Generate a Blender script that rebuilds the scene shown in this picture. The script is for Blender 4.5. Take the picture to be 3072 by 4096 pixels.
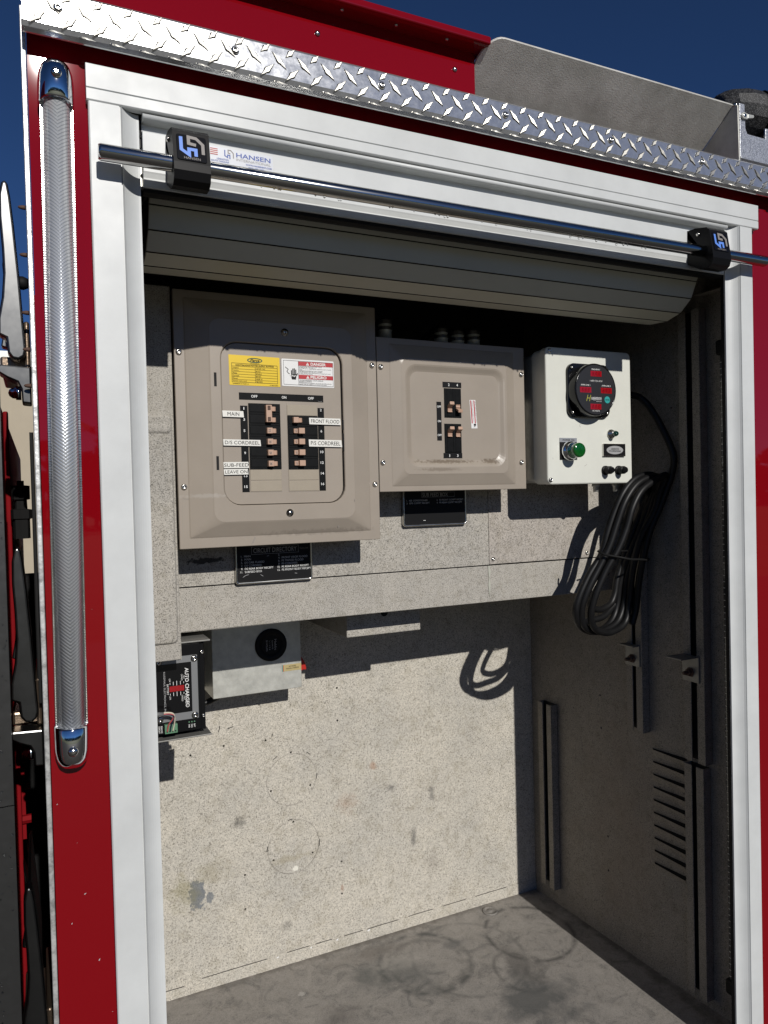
import bpy, math, random
from mathutils import Matrix, Vector

# ------------------------------------------------------------------ camera, sky, sun, exposure
S = bpy.context.scene
for o in list(bpy.data.objects):
    bpy.data.objects.remove(o)
COL = S.collection
cam_data = bpy.data.cameras.new('camera')
cam = bpy.data.objects.new('camera', cam_data)
COL.objects.link(cam)
cam_data.sensor_fit = 'VERTICAL'
cam_data.sensor_height = 36.0
cam_data.lens = 25.80
cam_data.clip_start = 0.02
cam_data.clip_end = 2000
_r, _u, _b = (.90424, -.42630, -.02492), (.03103, .00739, .99949), (-.42589, -.90455, .01991)
cam.matrix_world = Matrix(((_r[0], _u[0], _b[0], 0.0), (_r[1], _u[1], _b[1], -.997), (_r[2], _u[2], _b[2], 1.75), (0, 0, 0, 1)))
S.camera = cam

SUN_DIR = Vector((-.025, 1.0, -.548)).normalized()          # the way the light travels
EL = math.asin(-SUN_DIR.z)
world = bpy.data.worlds.new('World')
S.world = world
world.use_nodes = True
wn = world.node_tree
sky = wn.nodes.new('ShaderNodeTexSky')
sky.sky_type = 'NISHITA'
sky.sun_disc = False
sky.sun_elevation = EL
sky.sun_rotation = math.radians(180) - math.atan2(.025, 1.0)
sky.altitude = 5000
sky.air_density = 1.0
sky.dust_density = 0.0
sky.ozone_density = 10.0
wn.links.new(sky.outputs[0], wn.nodes['Background'].inputs[0])
wn.nodes['Background'].inputs[1].default_value = 0.05
sun_data = bpy.data.lights.new('sun', 'SUN')
sun_data.energy = 3.7
sun_data.angle = math.radians(0.5)
sun_data.color = (1.0, .965, .915)
sun = bpy.data.objects.new('sun', sun_data)
COL.objects.link(sun)
sun.rotation_euler = SUN_DIR.to_track_quat('-Z', 'Y').to_euler()
sun.location = (0, -20, 12)
S.view_settings.view_transform = 'Standard'
S.view_settings.look = 'None'
S.view_settings.exposure = 0.0
S.view_settings.gamma = 1.0
S.cycles.max_bounces = 8
S.cycles.glossy_bounces = 4
S.cycles.diffuse_bounces = 2

# ------------------------------------------------------------------ helpers
WM = {}
RND = random.Random(7)


def link(o, parent=None, m=None):
    COL.objects.link(o)
    m = m or Matrix.Identity(4)
    if parent is not None:
        o.parent = parent
        o.matrix_parent_inverse = WM[parent.name].inverted()
    o.matrix_basis = m
    WM[o.name] = m.copy()
    return o


def thing(name, label, cat, loc=(0, 0, 0), group=None, kind=None):
    o = bpy.data.objects.new(name, None)
    o.empty_display_size = .05
    link(o, None, Matrix.Translation(loc))
    o['label'] = label
    o['category'] = cat
    if group:
        o['group'] = group
    if kind:
        o['kind'] = kind
    return o


class MB:
    def __init__(self):
        self.v, self.f, self.sm = [], [], []

    def add(self, vs, fs, smooth=False):
        n = len(self.v)
        self.v += [tuple(p) for p in vs]
        for q in fs:
            self.f.append([i + n for i in q])
            self.sm.append(smooth)
        return self

    def box(self, x0, x1, y0, y1, z0, z1):
        return self.add([(x, y, z) for x in (x0, x1) for y in (y0, y1) for z in (z0, z1)],
                        [(0, 1, 3, 2), (4, 6, 7, 5), (0, 4, 5, 1), (2, 3, 7, 6), (0, 2, 6, 4), (1, 5, 7, 3)])

    def prism(self, poly, a, b, axis='y', smooth=False):
        """poly of 2D points; axis y: (x,z) extruded a..b in y; axis x: (y,z); axis z: (x,y)"""
        mk = {'y': lambda p, t: (p[0], t, p[1]), 'x': lambda p, t: (t, p[0], p[1]), 'z': lambda p, t: (p[0], p[1], t)}[axis]
        n = len(poly)
        vs = [mk(p, a) for p in poly] + [mk(p, b) for p in poly]
        k = len(self.v)
        self.v += vs
        for i in range(n):
            j = (i + 1) % n
            self.f.append([k + i, k + j, k + n + j, k + n + i])
            self.sm.append(smooth)
        self.f.append([k + i for i in range(n)][::-1])
        self.sm.append(False)
        self.f.append([k + n + i for i in range(n)])
        self.sm.append(False)
        return self

    def loops(self, rings, cap0=False, cap1=False, smooth=False, closed=True):
        n = len(rings[0])
        k = len(self.v)
        for r in rings:
            self.v += [tuple(p) for p in r]
        for a in range(len(rings) - 1):
            for i in range(n if closed else n - 1):
                j = (i + 1) % n
                self.f.append([k + a * n + i, k + a * n + j, k + (a + 1) * n + j, k + (a + 1) * n + i])
                self.sm.append(smooth)
        if cap0:
            self.f.append([k + i for i in range(n)][::-1])
            self.sm.append(False)
        if cap1:
            self.f.append([k + (len(rings) - 1) * n + i for i in range(n)])
            self.sm.append(False)
        return self

    def lathe(self, prof, c, axis='y', n=24, smooth=True, cap0=True, cap1=True):
        """prof: list of (t, r) along axis from point c"""
        rings = []
        for t, r in prof:
            ring = []
            for i in range(n):
                a = 2 * math.pi * i / n
                u, w = r * math.cos(a), r * math.sin(a)
                ring.append({'y': (c[0] + u, c[1] + t, c[2] + w), 'x': (c[0] + t, c[1] + u, c[2] + w), 'z': (c[0] + u, c[1] + w, c[2] + t)}[axis])
            rings.append(ring)
        return self.loops(rings, cap0, cap1, smooth)

    def tube(self, path, r, n=10, closed=False, cap=True):
        pts = [Vector(p) for p in path]
        rings = []
        N = len(pts)
        up = Vector((0.13, 1, .21)).normalized()
        for i, p in enumerate(pts):
            if closed:
                t = pts[(i + 1) % N] - pts[i - 1]
            else:
                t = pts[min(i + 1, N - 1)] - pts[max(i - 1, 0)]
            t.normalize()
            a = (up - t * up.dot(t)).normalized()
            b = t.cross(a)
            up = a
            rr = r[i] if isinstance(r, list) else r
            rings.append([p + (a * math.cos(2 * math.pi * k / n) + b * math.sin(2 * math.pi * k / n)) * rr for k in range(n)])
        if closed:
            rings.append(rings[0])
        return self.loops(rings, cap and not closed, cap and not closed, True)


def rrect(x0, x1, z0, z1, r, y, k=6):
    out = []
    for cx, cz, a0 in ((x1 - r, z1 - r, 0), (x0 + r, z1 - r, 90), (x0 + r, z0 + r, 180), (x1 - r, z0 + r, 270)):
        for i in range(k + 1):
            a = math.radians(a0 + 90 * i / k)
            out.append((cx + r * math.cos(a), y, cz + r * math.sin(a)))
    return out


def plate(mb, x0, x1, z0, z1, r, yf, yb, e=.0006, k=5):
    """rounded plate with a softened front edge"""
    e = min(e, (yb - yf) * .45, r * .5 if r > 0 else e)
    mb.loops([rrect(x0 + e, x1 - e, z0 + e, z1 - e, max(r - e, 1e-5), yf, k), rrect(x0, x1, z0, z1, max(r, 2e-5), yf + e, k), rrect(x0, x1, z0, z1, max(r, 2e-5), yb, k)], True, True)
    return mb


def make_mesh(name, mb):
    me = bpy.data.meshes.new(name)
    me.from_pydata(mb.v, [], mb.f)
    me.polygons.foreach_set('use_smooth', mb.sm)
    me.update()
    import bmesh
    bm = bmesh.new()
    bm.from_mesh(me)
    bmesh.ops.remove_doubles(bm, verts=bm.verts, dist=1e-7)
    bmesh.ops.recalc_face_normals(bm, faces=bm.faces)
    bm.to_mesh(me)
    bm.free()
    return me


def obj(name, mb, m, parent=None, bevel=0, seg=2, mat4=None, label=None, kind=None):
    me = mb if isinstance(mb, bpy.types.Mesh) else make_mesh(name, mb)
    if m is not None and not me.materials:
        me.materials.append(m)
    o = bpy.data.objects.new(name, me)
    link(o, parent, mat4)
    if bevel:
        b = o.modifiers.new('bevel', 'BEVEL')
        b.width = bevel
        b.segments = seg
        b.limit_method = 'ANGLE'
        b.angle_limit = math.radians(35)
        b.harden_normals = False
    if label:
        o['label'] = label
    if kind:
        o['kind'] = kind
    return o


def top(o, label, cat, group=None, kind=None):
    o['label'] = label
    o['category'] = cat
    if group:
        o['group'] = group
    if kind:
        o['kind'] = kind
    return o


def inst(name, me, parent, loc, rot=None, scale=None):
    o = bpy.data.objects.new(name, me)
    m = Matrix.Translation(loc)
    if rot is not None:
        m = m @ rot
    if scale is not None:
        m = m @ Matrix.Diagonal((*scale, 1))
    return link(o, parent, m)


def ribbon(pts, w, y, closed=False, t=.0002):
    """flat mitred line in the xz plane"""
    P = [Vector((p[0], p[1])) for p in pts]
    n = len(P)
    L, Rr = [], []
    for i in range(n):
        if closed:
            d0, d1 = (P[i] - P[i - 1]).normalized(), (P[(i + 1) % n] - P[i]).normalized()
        else:
            d1 = (P[min(i + 1, n - 1)] - P[min(i, n - 2)]).normalized()
            d0 = (P[max(i, 1)] - P[max(i - 1, 0)]).normalized()
        nm = (Vector((-d0.y, d0.x)) + Vector((-d1.y, d1.x)))
        nm.normalize()
        c = max(.45, nm.dot(Vector((-d1.y, d1.x))))
        L.append(P[i] + nm * w / 2 / c)
        Rr.append(P[i] - nm * w / 2 / c)
    mb = MB()
    vs = [(p.x, y, p.y) for p in L] + [(p.x, y, p.y) for p in Rr]
    fs = [(i, (i + 1) % n, n + (i + 1) % n, n + i) for i in range(n if closed else n - 1)]
    return mb.add(vs, fs)


def merge(*mbs):
    r = MB()
    for m in mbs:
        n = len(r.v)
        r.v += m.v
        r.f += [[i + n for i in q] for q in m.f]
        r.sm += m.sm
    return r


def text(name, s, x, z, y, w, h, m, parent, bold=0.0, shear=0.0, rot=0.0, anchor='C', line=1.0, align='LEFT', local=None):
    """lettering fitted into a box w x h (metres); rot in degrees turns it in the panel's plane; faces -Y"""
    cu = bpy.data.curves.new(name, 'FONT')
    cu.body = s
    cu.size = 1
    cu.offset = bold
    cu.shear = shear
    cu.space_line = line
    cu.align_x = align
    cu.resolution_u = 3
    tmp = bpy.data.objects.new('tmp', cu)
    COL.objects.link(tmp)
    dg = bpy.context.evaluated_depsgraph_get()
    me = bpy.data.meshes.new_from_object(tmp.evaluated_get(dg))
    bpy.data.objects.remove(tmp)
    bpy.data.curves.remove(cu)
    xs = [v.co.x for v in me.vertices]
    ys = [v.co.y for v in me.vertices]
    bw, bh = max(xs) - min(xs), max(ys) - min(ys)
    sy = h / bh
    sx = w / bw if w else sy
    x_mid = (min(xs) + max(xs)) / 2 if anchor == 'C' else (min(xs) if anchor == 'L' else max(xs))
    y_mid = (min(ys) + max(ys)) / 2
    ca, sa = math.cos(math.radians(rot)), math.sin(math.radians(rot))
    for v in me.vertices:
        u, t = (v.co.x - x_mid) * sx, (v.co.y - y_mid) * sy
        v.co = (x + u * ca - t * sa, y, z + u * sa + t * ca)
    me.name = name
    me.materials.clear()
    me.materials.append(m)
    o = bpy.data.objects.new(name, me)
    return link(o, parent)


# ------------------------------------------------------------------ materials
def nodes_of(name):
    m = bpy.data.materials.new(name)
    m.use_nodes = True
    nt = m.node_tree
    return m, nt, nt.nodes, nt.links, nt.nodes['Principled BSDF']


def math_n(nt, op, a, b=None, clamp=False):
    n = nt.nodes.new('ShaderNodeMath')
    n.operation = op
    n.use_clamp = clamp
    for i, v in enumerate((a, b)):
        if v is None:
            continue
        if isinstance(v, (int, float)):
            n.inputs[i].default_value = v
        else:
            nt.links.new(v, n.inputs[i])
    return n.outputs[0]


def noise(nt, vec, scale, detail=3, rough=.55, dist=0.0):
    n = nt.nodes.new('ShaderNodeTexNoise')
    n.inputs['Scale'].default_value = scale
    n.inputs['Detail'].default_value = detail
    n.inputs['Roughness'].default_value = rough
    n.inputs['Distortion'].default_value = dist
    nt.links.new(vec, n.inputs['Vector'])
    return n.outputs['Fac']


def ramp(nt, fac, stops):
    n = nt.nodes.new('ShaderNodeValToRGB')
    el = n.color_ramp.elements
    while len(el) < len(stops):
        el.new(.5)
    for e, (p, c) in zip(el, stops):
        e.position = p
        e.color = (*c, 1) if not isinstance(c, (int, float)) else (c, c, c, 1)
    nt.links.new(fac, n.inputs[0])
    return n.outputs[0]


def mix(nt, fac, a, b, mode='MIX'):
    n = nt.nodes.new('ShaderNodeMix')
    n.data_type = 'RGBA'
    n.blend_type = mode
    for sock, v in ((n.inputs[0], fac), (n.inputs[6], a), (n.inputs[7], b)):
        if isinstance(v, (int, float)):
            sock.default_value = v
        elif isinstance(v, tuple):
            sock.default_value = (*v, 1)
        else:
            nt.links.new(v, sock)
    return n.outputs[2]


def pos(nt):
    return nt.nodes.new('ShaderNodeNewGeometry').outputs['Position']


def bump(nt, b, height, strength, dist=.001):
    n = nt.nodes.new('ShaderNodeBump')
    n.inputs['Strength'].default_value = strength
    n.inputs['Distance'].default_value = dist
    nt.links.new(height, n.inputs['Height'])
    nt.links.new(n.outputs[0], b.inputs['Normal'])
    return n


def mat(name, col, rough=.5, metal=0.0, coat=0.0, grime=0.0, gscale=30, bmp=0.0, bscale=300, rvar=0.0, spec=None, trans=0.0, ior=None, coat_rough=.03):
    m, nt, N, L, b = nodes_of(name)
    b.inputs['Base Color'].default_value = (*col, 1)
    b.inputs['Roughness'].default_value = rough
    b.inputs['Metallic'].default_value = metal
    b.inputs['Coat Weight'].default_value = coat
    b.inputs['Coat Roughness'].default_value = coat_rough
    if spec is not None:
        b.inputs['Specular IOR Level'].default_value = spec
    if trans:
        b.inputs['Transmission Weight'].default_value = trans
    if ior:
        b.inputs['IOR'].default_value = ior
    p = None
    if grime or bmp or rvar:
        p = pos(nt)
    if grime:
        f = noise(nt, p, gscale, 5, .65)
        c = ramp(nt, f, [(.3, tuple(v * (1 - grime) for v in col)), (.62, col), (.8, tuple(min(1, v * (1 + grime * .5)) for v in col))])
        L.new(c, b.inputs['Base Color'])
    if rvar:
        f = noise(nt, p, gscale * 1.7, 4, .6)
        r_ = nt.nodes.new('ShaderNodeMapRange')
        r_.inputs[3].default_value = max(0.02, rough - rvar)
        r_.inputs[4].default_value = min(1, rough + rvar)
        L.new(f, r_.inputs[0])
        L.new(r_.outputs[0], b.inputs['Roughness'])
    if bmp:
        bump(nt, b, noise(nt, p, bscale, 3), bmp)
    return m


def stain(nt, col, P, c, rad, colour, strength, nscale=60, soft=.5, ring=None, arcs=False):
    """an irregular mark with its own shape; c, rad: centre and radii (x,y,z), None ignores the axis"""
    sub = nt.nodes.new('ShaderNodeVectorMath')
    sub.operation = 'SUBTRACT'
    nt.links.new(P, sub.inputs[0])
    sub.inputs[1].default_value = c
    mul = nt.nodes.new('ShaderNodeVectorMath')
    mul.operation = 'MULTIPLY'
    nt.links.new(sub.outputs[0], mul.inputs[0])
    mul.inputs[1].default_value = tuple(0 if r is None else 1 / r for r in rad)
    ln = nt.nodes.new('ShaderNodeVectorMath')
    ln.operation = 'LENGTH'
    nt.links.new(mul.outputs[0], ln.inputs[0])
    d = ln.outputs['Value']
    nz = noise(nt, P, nscale, 4, .6)
    if ring:
        d = math_n(nt, 'ABSOLUTE', math_n(nt, 'SUBTRACT', math_n(nt, 'ADD', d, math_n(nt, 'MULTIPLY', math_n(nt, 'SUBTRACT', nz, .5), ring * .6)), 1.0))
        f = math_n(nt, 'SUBTRACT', 1.0, math_n(nt, 'DIVIDE', d, ring), True)
        brk = noise(nt, P, 22, 2) if arcs else noise(nt, P, 30, 4, .7)
        brk = math_n(nt, 'MULTIPLY', math_n(nt, 'SUBTRACT', brk, .355 if arcs else .27), 5.0 if arcs else 3.6, True)
        f = math_n(nt, 'MULTIPLY', f, math_n(nt, 'MULTIPLY', brk, strength), True)
    else:
        d = math_n(nt, 'ADD', d, math_n(nt, 'MULTIPLY', math_n(nt, 'SUBTRACT', nz, .5), 2.2))
        f = math_n(nt, 'DIVIDE', math_n(nt, 'SUBTRACT', 1.0, d), soft, True)
        f = math_n(nt, 'MULTIPLY', f, strength, True)
    return mix(nt, f, col, colour)


def liner(name, base, stains=(), mottle=0.0, rough=.75):
    """spatter-painted compartment lining: fine dark and light flecks over a warm grey"""
    m, nt, N, L, b = nodes_of(name)
    P = pos(nt)
    f = noise(nt, P, 520, 2, .6)
    k = lambda s: tuple(v * s for v in base)
    f = math_n(nt, 'ADD', math_n(nt, 'MULTIPLY', f, .82), math_n(nt, 'MULTIPLY', noise(nt, P, 200, 2, .6), .18))
    c = ramp(nt, f, [(.33, k(.24)), (.42, k(.70)), (.5, k(1.0)), (.60, k(1.08)), (.68, k(1.4))])
    big = noise(nt, P, 7, 4, .6)
    c = mix(nt, 1.0, c, ramp(nt, big, [(.3, (.86, .86, .86)), (.6, (1, .985, .96))]), 'MULTIPLY')
    med = noise(nt, P, 45, 4, .65)
    c = mix(nt, 1.0, c, ramp(nt, med, [(.32, (.84, .83, .8)), (.5, (1, 1, 1))]), 'MULTIPLY')
    if mottle:
        sw_ = noise(nt, P, 18, 6, .72, 1.2)
        c = mix(nt, mottle, c, ramp(nt, sw_, [(.34, (.10, .10, .098)), (.5, base), (.66, tuple(v * 1.25 for v in base))]))
        sc2 = noise(nt, P, 900, 1)
        c = mix(nt, math_n(nt, 'MULTIPLY', math_n(nt, 'GREATER_THAN', sc2, .79), .5), c, (.55, .53, .5))
    for s in stains:
        c = stain(nt, c, P, **s)
    L.new(c, b.inputs['Base Color'])
    b.inputs['Roughness'].default_value = rough
    b.inputs['Specular IOR Level'].default_value = .3
    bump(nt, b, f, .35, .0008)
    return m


def clear(name, col, rough=.02):
    return mat(name, col, rough, trans=1.0, ior=1.33)


M = {}
M['red'] = mat('red_paint', (.195, .0022, .0055), .6, coat=1.0, coat_rough=.025, spec=0.0)
M['red_dull'] = mat('dull_red_paint', (.19, .004, .007), .7, spec=.1, grime=.2, gscale=20)
M['frame'] = mat('satin_aluminium_white', (.585, .60, .592), .42, grime=.10, gscale=11, rvar=.12, bmp=.04, bscale=900, spec=.5)
M['slat'] = mat('door_slat', (.56, .55, .46), .5, grime=.06, gscale=12)
M['black'] = mat('black_plastic', (.0055, .0055, .006), .42, spec=.13)
M['gloss_black'] = mat('gloss_black_plastic', (.006, .006, .0065), .16, spec=.4)
M['rubber'] = mat('rubber', (.008, .008, .008), .65, spec=.2)
M['tan'] = mat('beige_enamel', (.325, .281, .232), .36, grime=.08, gscale=9, rvar=.07, bmp=.02, bscale=500)
M['blank'] = mat('beige_filler', (.33, .285, .22), .45, grime=.05, gscale=60)
M['breaker'] = mat('breaker_black', (.0075, .008, .0085), .5, grime=.3, gscale=120, spec=.1)
M['handle'] = mat('breaker_handle', (.46, .295, .21), .5, grime=.08, gscale=400)
M['print_black'] = mat('print_black', (.006, .006, .0065), .5, spec=.2)
M['print_white'] = mat('print_white', (.72, .72, .7), .5)
M['print_dim'] = mat('print_engraved_grey', (.42, .42, .42), .55)
M['print_red'] = mat('print_red', (.42, .018, .025), .45)
M['print_blue'] = mat('print_blue', (.025, .07, .32), .45)
M['print_lblue'] = mat('print_light_blue', (.11, .25, .72), .45)
M['print_grey'] = mat('print_grey', (.23, .21, .195), .5)
M['print_green'] = mat('print_green', (.02, .07, .025), .45)
M['tape'] = mat('label_tape', (.74, .73, .68), .4)
M['yellow'] = mat('yellow_label', (.72, .50, .008), .4)
M['sticker_white'] = mat('sticker_white', (.74, .74, .73), .35, bmp=.05, bscale=250)
M['sticker_beige'] = mat('sticker_beige', (.42, .34, .16), .5)
M['chrome'] = mat('chrome', (.78, .79, .80), .06, metal=1.0)
M['steel'] = mat('stainless_steel', (.60, .59, .56), .22, metal=1.0, rvar=.08)
M['screw'] = mat('screw_steel', (.62, .60, .56), .18, metal=1.0)
M['dark_steel'] = mat('dark_stainless', (.10, .10, .098), .32, metal=.85, rvar=.1, gscale=40)
M['cast'] = mat('cast_step_metal', (.115, .116, .115), .30, metal=1.0, rvar=.06, gscale=40)
M['bronze'] = mat('worn_bronze', (.22, .165, .12), .35, metal=.9, bmp=.3, bscale=300)
M['galv'] = mat('galvanised_sheet', (.60, .60, .55), .38, metal=.4, grime=.22, gscale=55, rvar=.16, bmp=.05, bscale=200)
M['white_box'] = mat('white_enamel', (.66, .665, .60), .38, grime=.05, gscale=18, bmp=.02, bscale=400)
M['green_lens'] = mat('green_lens', (.004, .085, .010), .15, coat=.5)
M['dark_green'] = mat('dark_green_lens', (.004, .03, .02), .05, coat=1.0)
M['led_red'] = mat('red_display_window', (.30, .004, .008), .2, coat=.6)
M['seg_red'] = mat('display_segment', (.17, .002, .004), .3)
M['teal'] = mat('teal_button', (.03, .32, .30), .4)
M['lime'] = mat('lime_print', (.34, .34, .06), .4)
M['cable'] = mat('cable_jacket', (.0085, .0085, .009), .45, grime=.3, gscale=60, spec=.3)
M['dull_al'] = mat('dull_aluminium', (.24, .235, .22), .5, metal=.5, grime=.2, gscale=60)
M['pcb_green'] = mat('green_terminal', (.10, .22, .13), .5)
M['wire_pink'] = mat('wire_pink', (.45, .10, .10), .4)
M['wire_white'] = mat('wire_white', (.62, .58, .46), .4)
M['wire_blue'] = mat('wire_dark', (.015, .02, .05), .4)
M['wire_grey'] = mat('wire_grey', (.16, .16, .16), .45)
M['charger_red'] = mat('bar_graph_red', (.32, .012, .014), .25, coat=.5)
M['latch_red'] = mat('latch_red', (.42, .02, .012), .4)
M['rust'] = mat('rusty_bolt', (.085, .045, .03), .7, bmp=.3, bscale=900)
M['shadow_gap'] = mat('dark_gap', (.006, .006, .006), .8)  # near-black stands in for the shade inside slots, louvres, holes and gaps
M['mesh_black'] = mat('black_mesh_fabric', (.008, .008, .009), .8)
M['drop'] = clear('water', (1, 1, 1))
M['led_strip'] = mat('led_strip_tube', (.05, .05, .05), .15, coat=.6)
M['led_dot'] = mat('led_dot', (.55, .55, .5), .3)
M['asphalt'] = mat('asphalt', (.055, .053, .045), .85, grime=.3, gscale=3, bmp=.5, bscale=120)
M['tyre'] = mat('tyre', (.02, .02, .02), .8)

m = M['tan']
nt = m.node_tree
bs = nt.nodes['Principled BSDF']
c = bs.inputs['Base Color'].links[0].from_socket
P = pos(nt)
for st in (dict(c=(.715, 0, 1.8165), rad=(.075, None, .0045), colour=(.11, .08, .05), strength=.75, nscale=230, soft=.6), dict(c=(.82, 0, 1.817), rad=(.03, None, .006), colour=(.11, .08, .05), strength=.75, nscale=230, soft=.6), dict(c=(.70, 0, 1.801), rad=(.05, None, .004), colour=(.14, .11, .08), strength=.5, nscale=260, soft=.5),
           dict(c=(.25, 0, 1.76), rad=(.04, None, .004), colour=(.42, .39, .35), strength=.5, nscale=120, soft=.6), dict(c=(.36, 0, 1.7785), rad=(.012, None, .004), colour=(.12, .11, .10), strength=.6, nscale=300, soft=.4), dict(c=(.45, 0, 1.692), rad=(.12, None, .006), colour=(.17, .145, .12), strength=.45, nscale=160, soft=.6)):
    c = stain(nt, c, P, **st)
nt.links.new(c, bs.inputs['Base Color'])

# tread plate: bright rolled aluminium with a faint haze of scratches
m, nt, N, L, b = nodes_of('tread_plate_aluminium')
P = pos(nt)
n1 = noise(nt, P, 130, 5, .7)
L.new(ramp(nt, n1, [(.3, (.60, .61, .62)), (.6, (.72, .73, .74)), (.75, (.84, .84, .84))]), b.inputs['Base Color'])
b.inputs['Metallic'].default_value = .8
L.new(ramp(nt, noise(nt, P, 60, 4, .7), [(.3, .15), (.7, .24)]), b.inputs['Roughness'])
bump(nt, b, noise(nt, P, 40, 3), .06, .002)
M['tread'] = m
# top face of each tread lug: fine cross ribs
m, nt, N, L, b = nodes_of('tread_lug_aluminium')
P = pos(nt)
b.inputs['Metallic'].default_value = 1.0
b.inputs['Base Color'].default_value = (.34, .33, .30, 1)
b.inputs['Roughness'].default_value = .33
w = nt.nodes.new('ShaderNodeTexWave')
w.inputs['Scale'].default_value = 260
w.inputs['Distortion'].default_value = 1.0
L.new(P, w.inputs['Vector'])
bump(nt, b, w.outputs['Fac'], .35, .0005)
M['lug'] = m
m, nt, N, L, b = nodes_of('sheared_edge_metal')
P = pos(nt)
L.new(ramp(nt, noise(nt, P, 55, 4, .7), [(.35, (.34, .34, .33)), (.52, (.66, .66, .64)), (.7, (.82, .82, .8))]), b.inputs['Base Color'])
b.inputs['Metallic'].default_value = .55
b.inputs['Roughness'].default_value = .38
bump(nt, b, noise(nt, P, 90, 3), .35, .002)
M['edge'] = m
# mill-finish sheet of the guard tray: cloudy, sparkling grain
m, nt, N, L, b = nodes_of('mill_finish_aluminium')
P = pos(nt)
c = ramp(nt, noise(nt, P, 14, 5, .65), [(.3, (.46, .45, .41)), (.55, (.64, .63, .58)), (.75, (.78, .76, .71))])
L.new(c, b.inputs['Base Color'])
b.inputs['Metallic'].default_value = .2
b.inputs['Roughness'].default_value = .45
bump(nt, b, noise(nt, P, 420, 3, .7), .55, .001)
M['mill'] = m
m, nt, N, L, b = nodes_of('sparkling_bare_aluminium')
P = pos(nt)
v = nt.nodes.new('ShaderNodeTexVoronoi')
v.inputs['Scale'].default_value = 520
L.new(P, v.inputs['Vector'])
L.new(ramp(nt, v.outputs['Distance'], [(.2, (.75, .76, .78)), (.7, (.42, .43, .45))]), b.inputs['Base Color'])
b.inputs['Metallic'].default_value = .8
b.inputs['Roughness'].default_value = .38
bump(nt, b, v.outputs['Distance'], .5, .0008)
M['spark'] = m
# prismatic light lens: chevron ribs along the tube (uses the tube's own x and z)
m, nt, N, L, b = nodes_of('prismatic_lens')
tc = nt.nodes.new('ShaderNodeTexCoord')
sx = nt.nodes.new('ShaderNodeSeparateXYZ')
L.new(tc.outputs['Object'], sx.inputs[0])
ax = math_n(nt, 'ABSOLUTE', sx.outputs['X'])
ph = math_n(nt, 'MULTIPLY', math_n(nt, 'SUBTRACT', sx.outputs['Z'], math_n(nt, 'MULTIPLY', ax, .85)), 2 * math.pi / .0042)
saw = math_n(nt, 'ABSOLUTE', math_n(nt, 'SINE', math_n(nt, 'MULTIPLY', ph, .5)))
ph2 = math_n(nt, 'MULTIPLY', math_n(nt, 'ADD', sx.outputs['Z'], math_n(nt, 'MULTIPLY', ax, .85)), 2 * math.pi / .0042)
s2 = math_n(nt, 'MULTIPLY', math_n(nt, 'ABSOLUTE', math_n(nt, 'SINE', math_n(nt, 'MULTIPLY', ph2, .5))), .35)
hh = math_n(nt, 'ADD', saw, s2)
L.new(ramp(nt, saw, [(.15, (.42, .45, .48)), (.7, (.72, .74, .76))]), b.inputs['Base Color'])
b.inputs['Metallic'].default_value = .58
b.inputs['Roughness'].default_value = .27
b.inputs['Coat Weight'].default_value = .6
bump(nt, b, hh, .33, .0009)
M['lens'] = m
# grass beyond the tarmac
m, nt, N, L, b = nodes_of('dry_grass')
P = pos(nt)
L.new(ramp(nt, noise(nt, P, 1.5, 6, .7), [(.3, (.05, .065, .02)), (.55, (.11, .12, .045)), (.75, (.19, .175, .09))]), b.inputs['Base Color'])
b.inputs['Roughness'].default_value = .95
M['grass'] = m
M['leaves'] = mat('tree_leaves', (.035, .05, .018), .8, grime=.5, gscale=1.2)
M['tan_wall'] = mat('tan_render', (.42, .36, .27), .85, grime=.08, gscale=2)

# ------------------------------------------------------------------ setting: ground, trees across the lot, building behind
g = obj('ground', MB().box(-300, 300, -300, 300, -.5, -.004), M['grass'])
top(g, 'dry grass ground around the parking area', 'ground', kind='structure')
pad = obj('pavement', MB().box(-16, 22, -9, 9, -.3, 0), M['asphalt'])
top(pad, 'weathered asphalt pavement under the fire truck', 'pavement', kind='structure')
mb = MB()
for i in range(240):
    x = -110 + i * .92 + RND.uniform(-1, 1)
    r = RND.uniform(1.6, 3.0)
    cz = RND.uniform(1.0, 6.2 - r * .3)
    cy = -62 + RND.uniform(-4, 4)
    for k in range(26):
        a, e = RND.uniform(0, 6.28), RND.uniform(-1.2, 1.5)
        q = Vector((x + r * math.cos(a) * math.cos(e), cy + r * math.sin(a) * math.cos(e), cz + r * math.sin(e)))
        s = RND.uniform(.5, 1.1)
        d1 = Vector((RND.uniform(-1, 1), RND.uniform(-1, 1), RND.uniform(-1, 1))).normalized() * s
        d2 = d1.cross(Vector((RND.uniform(-1, 1), RND.uniform(-1, 1), RND.uniform(-1, 1)))).normalized() * s
        mb.add([q + d1, q + d2, q - d1, q - d2], [(0, 1, 2, 3)])
    mb.box(x - .15, x + .15, cy - .15, cy + .15, 0, cz)
t = obj('treeline', mb, M['leaves'])
top(t, 'dark band of trees far across the lot, reflected in the red paint', 'trees', kind='stuff')
bl = thing('building', 'tan building wall seen through the gap beside the truck body', 'building', (0, 16, 0))
obj('wall', MB().box(-6, 5, 16, 22, 0, 4.6), M['tan_wall'], bl)
obj('roof', MB().box(-6.3, 5.3, 15.7, 22.3, 4.6, 4.9), M['galv'], bl)
for x in (-4.6, -2.2, 1.2, 3.4):
    wdw = obj('window', MB().box(x, x + .9, 15.96, 16.0, 1.2, 2.6), M['frame'], bl)
    obj('pane', MB().box(x + .06, x + .84, 15.945, 15.959, 1.26, 2.54), M['gloss_black'], wdw)

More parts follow.
